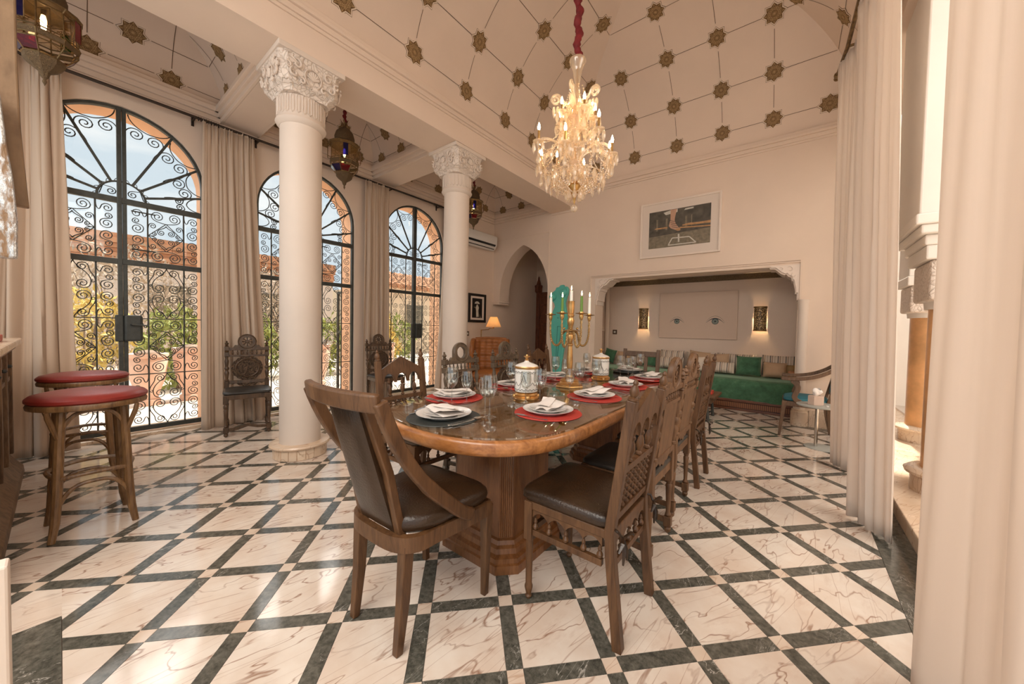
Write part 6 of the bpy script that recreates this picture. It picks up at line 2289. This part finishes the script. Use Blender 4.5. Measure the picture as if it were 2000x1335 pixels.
# ================================================================== LANTERNS
def lantern(label, x, y, zb, sc, ztop, rz=0):
    t = thing('lantern', label, 'lantern', (x, y, 0), rz, 'moorish hanging lanterns')
    z = lambda v: zb+v*sc
    br = 'aged_brass'
    MB().lathe([(0, z(0)), (.012*sc, z(.03)), (.008*sc, z(.05)), (.022*sc, z(.07)), (.03*sc, z(.10)), (.075*sc, z(.135)), (.10*sc, z(.165)), (.105*sc, z(.20))], n=8, a0=PI/8).build('bottom_bowl', 'brass_pierced', t, 20)
    secs = [(.105, .20), (.165, .275), (.165, .30), (.175, .335), (.165, .36), (.160, .53), (.185, .56), (.12, .60)]
    P_ = lambda k, r_, h_: (r_*sc*math.cos(PI/4*k+PI/8), r_*sc*math.sin(PI/4*k+PI/8), z(h_))
    fr = MB()
    for k in range(8):
        for (ra, ha), (rb_, hb_) in zip(secs[:-1], secs[1:]):
            fr.tube([P_(k, ra, ha), P_(k, rb_, hb_)], .0045*sc, 4)
    for ra, ha in secs:
        fr.tube([P_(k, ra, ha) for k in range(8)], .0055*sc, 4, closed=True)
    fr.build('brass_frame', br, t, 0)
    # pierced belt
    bl = MB()
    for k in range(8):
        bl.add([P_(k, .168, .30), P_(k+1, .168, .30), P_(k+1, .178, .335), P_(k, .178, .335)], [(0, 1, 2, 3)])
    bl.build('pierced_belt', 'brass_pierced', t, 0)
    cols = ['glass_lantern', 'glass_red', 'glass_lantern', 'glass_green', 'glass_lantern', 'glass_lantern', 'glass_red', 'glass_lantern']
    for k in range(8):
        def pane(s0, s1, mat, ins=.94):
            a_, b_, c_, d_ = [Vector(q) for q in (P_(k, *s0), P_(k+1, *s0), P_(k+1, *s1), P_(k, *s1))]
            m_ = (a_+b_+c_+d_)/4
            out = Vector((m_.x, m_.y, 0)).normalized()*.0025
            vs = [m_+(q-m_)*ins for q in (a_, b_, c_, d_)]
            MB().add(vs+[v+out for v in vs], [(3, 2, 1, 0), (4, 5, 6, 7), (0, 1, 5, 4), (1, 2, 6, 5), (2, 3, 7, 6), (3, 0, 4, 7)]).build('pane', mat, t, 0)
        pane((.165, .365), (.160, .525), 'glass_lantern')
        pane((.110, .208), (.163, .272), ['glass_lantern', 'glass_blue', 'glass_red', 'glass_lantern'][k % 4])
        pane((.160, .533), (.183, .557), 'glass_lantern')
        # star tracery on each side panel
        a_, b_ = Vector(P_(k, .164, .37)), Vector(P_(k+1, .164, .37))
        c_, d_ = Vector(P_(k+1, .161, .52)), Vector(P_(k, .161, .52))
        tr = MB()
        mid = lambda p, q, u=.5: p.lerp(q, u)
        hexp = [mid(a_, b_), mid(b_, c_, .3), mid(b_, c_, .7), mid(c_, d_), mid(d_, a_, .3), mid(d_, a_, .7)]
        tr.tube(hexp, .003*sc, 4, closed=True)
        tr.tube([mid(a_, b_), mid(c_, d_)], .0028*sc, 4)
        tr.build('tracery', br, t, 0)
        # small coloured box panes standing off the angles
        if k % 2 == 0:
            p = Vector(P_(k+.5, .190, .37))
            o2 = Vector((p.x, p.y, 0)).normalized()
            tt = Vector((-o2.y, o2.x, 0))
            w_ = .030*sc
            bx = MB()
            q0 = [p-tt*w_, p+tt*w_, p+tt*w_+Vector((0, 0, .15*sc)), p-tt*w_+Vector((0, 0, .15*sc))]
            bx.add(q0+[v-o2*.004 for v in q0], [(0, 1, 2, 3), (7, 6, 5, 4), (0, 4, 5, 1), (1, 5, 6, 2), (2, 6, 7, 3), (3, 7, 4, 0)])
            bx.build('coloured_pane', ['glass_red', 'glass_green', 'glass_lantern', 'glass_blue'][(k//2) % 4], t, 0)
            bf = MB()
            bf.tube(q0, .004*sc, 4, closed=True)
            for v in q0:
                bf.tube([v, v-o2*.03*sc], .0035*sc, 4)
            bf.build('pane_frame', br, t, 0)
    MB().lathe([(.19*sc, z(.56)), (.12*sc, z(.60)), (.115*sc, z(.615)), (.118*sc, z(.66)), (.10*sc, z(.72)), (.06*sc, z(.765)), (.025*sc, z(.785)), (.02*sc, z(.80))], n=16).build('dome', 'brass_pierced', t, 25)
    for k in range(6):
        a_ = PI/3*k
        c, s = math.cos(a_), math.sin(a_)
        MB().sweep([(.012*sc*c, .012*sc*s, z(.795)), (.025*sc*c, .025*sc*s, z(.83)), (.055*sc*c, .055*sc*s, z(.875))], [.012*sc, .022*sc, .003], .002, (-s, c, 0)).build('crown_leaf', br, t, 0)
    MB().lathe([(.02*sc, z(.79)), (.018*sc, z(.83)), (.012*sc, z(.88))], n=10).build('crown_stem', br, t)
    rs, pts = [], []
    n = int((ztop-z(.86))/.018)
    for k in range(n+1):
        pts.append((.006*math.sin(k*.9), .006*math.cos(k*1.1), z(.86)+k*.018))
        rs.append((.020+.007*math.sin(k*2.1))*sc)
    MB().tube(pts, rs, 9).build('red_cord_sleeve', 'velvet_red', t, 50)
    MB().lathe([(.012, z(.42)), (.014, z(.44)), (.016, z(.47)), (.016, z(.49)), (.010, z(.52)), (0, z(.525))], n=12).build('bulb', 'bulb', t)
    MB().tube([(0, 0, z(.52)), (0, 0, z(.62))], .012, 8).build('socket', br, t)
lantern('brass and coloured-glass lantern in the upper left corner, nearest the camera', -4.55, -.05, 3.00, 1.0, 4.5, .2)
lantern('brass and coloured-glass lantern hanging between the two white columns', -4.66, 2.25, 2.99, 1.0, 4.5, .4)
lantern('brass lantern hanging right of the farther white column', -4.68, 4.60, 3.02, .92, 4.5, .1)
lantern('brass lantern hanging in the hall behind the arch', -4.62, 7.1, 2.58, .8, 3.5, .3)

# ================================================================== WALL THINGS
def sconce(label, x):
    t = thing('wall_sconce', label, 'sconce', (x, YN, 1.50), 0, 'pierced metal sconces')
    n = 16
    vs, fs = [], []
    for z in (-.19, .19):
        for k in range(n+1):
            a_ = PI*k/n
            vs.append((.095*math.cos(a_), -.07*math.sin(a_)-.005, z))
    for k in range(n):
        fs.append((k, k+1, n+2+k, n+1+k))
    MB().add(vs, fs).build('pierced_shade', 'sconce_metal', t, 60)
    for z in (-.20, .20):
        MB().sweep([(.098*math.cos(PI*k/n), -.073*math.sin(PI*k/n)-.004, z) for k in range(n+1)], .028, .006, (0, 0, 1)).build('band', 'aged_brass', t, 30)
    MB().box((-.085, -.004, -.20), (.085, -.001, .20)).build('back_plate', 'aged_brass', t, 0)
    MB().ball((0, -.035, -.06), .018, 10, 8).build('bulb', 'sconce_bulb', t)
sconce('pierced bronze wall sconce left of the eyes picture', -2.46)
sconce('pierced bronze wall sconce right of the eyes picture', -.435)
# eyes picture
t = thing('eyes_picture', 'wide glossy panel printed with a pair of eyes over the banquette', 'picture', (-1.45, YN, 1.566))
MB().box((-.68, -.035, -.445), (.68, -.005, .445)).build('panel', 'eye_panel', t, 0, bevel=.004)
def flat(mb, pts, y):
    mb.add([(x, y, z) for x, z in pts], [tuple(range(len(pts)))])
def eye(cx, cz, w, name):
    y = -.0362
    e = MB()
    # upper lid: thick tapering stroke, crease line above
    n = 24
    up_, lo_ = [], []
    for k in range(n+1):
        u = k/n
        x = cx+w*(u-.5)
        z = cz+w*.30*math.sin(PI*u)**.8-.02*w*(u-.5)
        th = w*.05*(.25+math.sin(PI*u))
        up_.append((x, z+th*.4))
        lo_.append((x, z-th*.6))
    for k in range(n):
        e.add([(up_[k][0], y, up_[k][1]), (up_[k+1][0], y, up_[k+1][1]), (lo_[k+1][0], y, lo_[k+1][1]), (lo_[k][0], y, lo_[k][1])], [(0, 1, 2, 3)])
    for k in range(n):
        u, v = k/n, (k+1)/n
        f = lambda q: (cx+w*1.05*(q-.5), cz+w*.42*math.sin(PI*q)**.7+w*.02)
        (xa, za), (xb, zb_) = f(u), f(v)
        e.add([(xa, y, za), (xb, y, zb_), (xb, y, zb_+w*.016), (xa, y, za+w*.016)], [(0, 1, 2, 3)])
    e.build('eyelid', 'ink', t, 0)
    i1 = MB()
    flat(i1, [(cx+w*.20*math.cos(a_), cz+w*.10+w*.19*math.sin(a_)) for a_ in [2*PI*k/28 for k in range(28)]], y+.0004)
    i1.build('iris_rim', 'ink', t, 0)
    i2 = MB()
    flat(i2, [(cx+w*.165*math.cos(a_), cz+w*.09+w*.155*math.sin(a_)) for a_ in [2*PI*k/28 for k in range(28)]], y+.0002)
    i2.build('iris', 'ink_grey', t, 0)
    i3 = MB()
    flat(i3, [(cx+w*.06*math.cos(a_), cz+w*.11+w*.06*math.sin(a_)) for a_ in [2*PI*k/20 for k in range(20)]], y)
    i3.build('pupil', 'ink', t, 0)
eye(-.345, -.145, .25, 'eye')
eye(.325, -.145, .29, 'eye')
flat(MB(), [(0, 0)], 0)
# big foot photograph
t = thing('foot_photograph', 'large white-framed photograph of a sandalled foot above the niche', 'picture', (-1.515, YB, 2.945))
FWD, FHT = .615, .460
for a_, b_ in (((-FWD, -.045, -FHT), (-FWD+.03, 0, FHT)), ((FWD-.03, -.045, -FHT), (FWD, 0, FHT)), ((-FWD+.03, -.045, -FHT), (FWD-.03, 0, -FHT+.03)), ((-FWD+.03, -.045, FHT-.03), (FWD-.03, 0, FHT))):
    MB().box(a_, b_).build('frame', 'frame_white', t, 0, bevel=.003)
MB().box((-FWD+.02, -.028, -FHT+.02), (FWD-.02, -.01, FHT-.02)).build('mount', 'matboard', t, 0)
ph = MB().box((-.47, -.030, -.305), (.47, -.0275, .305)).build('photo_print', 'photo_dark', t, 0)
def pp(name, pts, mat, y):
    mb = MB()
    flat(mb, pts, y)
    mb.build(name, mat, ph, 0)
pp('print_shape', [(-.47, -.305), (.47, -.305), (.47, -.07), (-.47, -.11)], 'photo_mid', -.0302)
for x, w in ((-.35, .025), (-.20, .03), (.10, .03), (.19, .012)):
    pp('print_shape', [(x, -.02), (x+w, -.02), (x+w, .17), (x, .17)], 'photo_mid', -.0303)
pp('print_shape', [(-.38, .01), (-.17, .005), (-.17, .03), (-.36, .03)], 'plank_print', -.0305)
pp('print_shape', [(.02, -.02), (.47, -.055), (.47, -.035), (.02, .0)], 'plank_print', -.0305)
pp('print_shape', [(.06, .012), (.47, .0), (.47, .04), (.30, .035), (.15, .045), (.06, .03)], 'plank_print', -.0304)
pp('print_shape', [(-.24, .27), (-.10, .30), (-.02, .30), (-.02, .25), (-.20, .225)], 'photo_light', -.0304)
pp('print_shape', [(.08, .26), (.22, .265), (.22, .29), (.10, .285)], 'photo_light', -.0304)
pp('foot_print', [(-.13, .30), (-.03, .30), (-.055, .17), (-.06, .12), (-.04, .06), (.0, .0), (.035, -.03), (.03, -.055), (-.01, -.06), (-.06, -.03), (-.12, .0), (-.15, .04), (-.14, .08), (-.125, .14)], 'skin_print', -.0306)
pp('toe_print', [(-.02, -.02), (.035, -.025), (.03, -.045), (-.01, -.055), (-.05, -.035)], 'plank_print', -.0308)
for k in range(4):
    z = .13-.035*k
    pp('strap_print', [(-.135+.01*k, z), (-.045+.012*k, z-.03), (-.045+.012*k, z-.037), (-.135+.01*k, z-.007)], 'ink', -.0309)
def outline(pts, w, mat, y):
    for (xa, za), (xb, zb_) in zip(pts, pts[1:]+pts[:1]):
        d = Vector((xb-xa, zb_-za)).normalized()
        n = Vector((-d.y, d.x))*w/2
        pp('print_line', [(xa+n.x, za+n.y), (xb+n.x, zb_+n.y), (xb-n.x, zb_-n.y), (xa-n.x, za-n.y)], mat, y)
outline([(-.15, -.275), (.27, -.275), (.17, -.175), (-.09, -.165)], .016, 'photo_light', -.0306)
pp('print_shape', [(.0, -.24), (.025, -.24), (.02, -.11), (-.005, -.11)], 'photo_light', -.0308)
MB().box((-FWD+.03, -.040, -FHT+.03), (FWD-.03, -.038, FHT-.03)).build('glazing', 'glass_picture', t, 0)
# small black and white photograph
t = thing('small_photograph', 'small black-framed black and white photograph of a figure with a parasol', 'picture', (XL, 5.61, 1.672))
for a_, b_ in (((0, -.27, -.315), (.03, -.215, .315)), ((0, .215, -.315), (.03, .27, .315)), ((0, -.215, -.315), (.03, .215, -.26)), ((0, -.215, .26), (.03, .215, .315))):
    MB().box(a_, b_).build('frame', 'frame_black', t, 0, bevel=.004)
MB().box((.0, -.22, -.27), (.012, .22, .27)).build('mount', 'matboard', t, 0)
ph2 = MB().box((.012, -.155, -.215), (.014, .155, .215)).build('photo_print', 'frame_black', t, 0)
def p2(pts, mat, x):
    MB().add([(x, a_, b_) for a_, b_ in pts], [tuple(range(len(pts)))]).build('print_shape', mat, ph2, 0)
p2([(-.085, .095), (-.06, .135), (-.02, .15), (.03, .145), (.07, .115), (.075, .095)], 'photo_light', .0145)
p2([(-.02, .07), (.02, .07), (.05, .01), (.035, -.05), (.05, -.19), (-.03, -.20), (-.035, -.05), (-.05, .01)], 'photo_light', .0145)
p2([(-.015, .105), (.015, .105), (.02, .07), (-.02, .07)], 'photo_mid', .0147)
p2([(-.10, .03), (-.045, .02), (-.045, -.005), (-.10, .01)], 'photo_mid', .0147)
p2([(.09, -.215), (.13, -.215), (.07, -.12)], 'photo_mid', .0146)
# switches
for lab, loc, rot in (('small bronze switch plate beside the farther column, left of the wing chair', (XL, 5.33, 1.11), PI/2), ('small bronze switch plate at the left of the niche wall', (-3.08, YN, 1.21), 0)):
    t = thing('light_switch', lab, 'switch', loc, rot)
    MB().box((-.05, -.010, -.05), (.05, 0, .05)).build('plate', 'switch_brown', t, 0, bevel=.004)
    MB().box((-.022, -.016, -.022), (.022, -.009, .022)).build('rocker', 'photo_light', t, 0, bevel=.003)
# air conditioner
t = thing('air_conditioner', 'white wall-mounted air conditioner above the tan wing chair', 'air conditioner', (XL, 5.52, 3.0))
prof = [(.0, .0), (.10, -.02), (.17, .02), (.215, .10), (.22, .27), (.20, .30), (0, .30)]
MB().prism(prof, -.48, .49, 'xzy').build('housing', 'white_plastic', t, 40, bevel=.012)
M = Matrix.Rotation(R(0), 4, 'Y')
MB().add([(.160, -.44, .004), (.160, .44, .004), (.2185, .44, .105), (.2185, -.44, .105)], [(0, 1, 2, 3)]).build('louvre_slot', 'black_plastic', t, 0)
MB().prism([(.175, .03), (.200, .045), (.202, .049), (.177, .034)], -.43, .43, 'xzy').build('louvre', 'white_plastic', t, 0)
# teal torso sculpture
t = thing('torso_sculpture', 'turquoise cut-out female torso sculpture standing against the back wall', 'sculpture', (-3.52, 5.78, 0), R(-4))
out = [(-.10, .06), (.03, .06), (.05, .40), (.10, .75), (.155, 1.05), (.185, 1.30), (.180, 1.48), (.150, 1.62), (.125, 1.74), (.155, 1.83), (.19, 1.92), (.195, 2.0), (.16, 2.05), (.10, 2.04), (.085, 2.085), (.02, 2.08), (-.02, 2.045), (-.08, 2.04), (-.10, 1.99), (-.17, 1.95), (-.20, 1.88), (-.185, 1.80), (-.12, 1.74), (-.10, 1.68), (-.165, 1.55), (-.20, 1.38), (-.20, 1.20), (-.17, .95), (-.13, .60), (-.11, .30)]
MB().prism(out, -.03, .03, 'xzy').build('body', 'statue_teal', t, 30, bevel=.012)
for sx, cz, cx_ in ((1, 1.93, .115), (-1, 1.86, -.135)):
    M = TR(cx_, -.03, cz) @ Matrix.Rotation(R(-35*sx), 4, 'Y')
    MB(M).lathe([(.0, -.085), (.03, -.082), (.055, -.06), (.068, -.02), (.070, .0), (.0, .0)], (0, 0, 0), 20, 'y').build('breast', 'statue_teal', t)
def stl(pts, w=.006):
    MB().tube([(x, -.032, z) for x, z in pts], w, 5).build('groove', 'statue_line', t)
stl([(-.02, 1.30), (.07, 1.29), (.065, 1.22)])
stl([(-.02, 1.30), (-.03, .95), (-.045, .55), (-.05, .08)], .007)
stl([(.065, 1.22), (.02, .95), (-.01, .70), (-.03, .45)], .007)
MB().lathe([(0, -.034), (.013, -.034), (.010, -.028)], (-.015, 0, 1.46), 12, 'y').build('navel', 'statue_line', t)
MB().box((-.17, -.15, 0), (.12, .15, .06)).build('plinth', 'walnut', t, 0, bevel=.006)
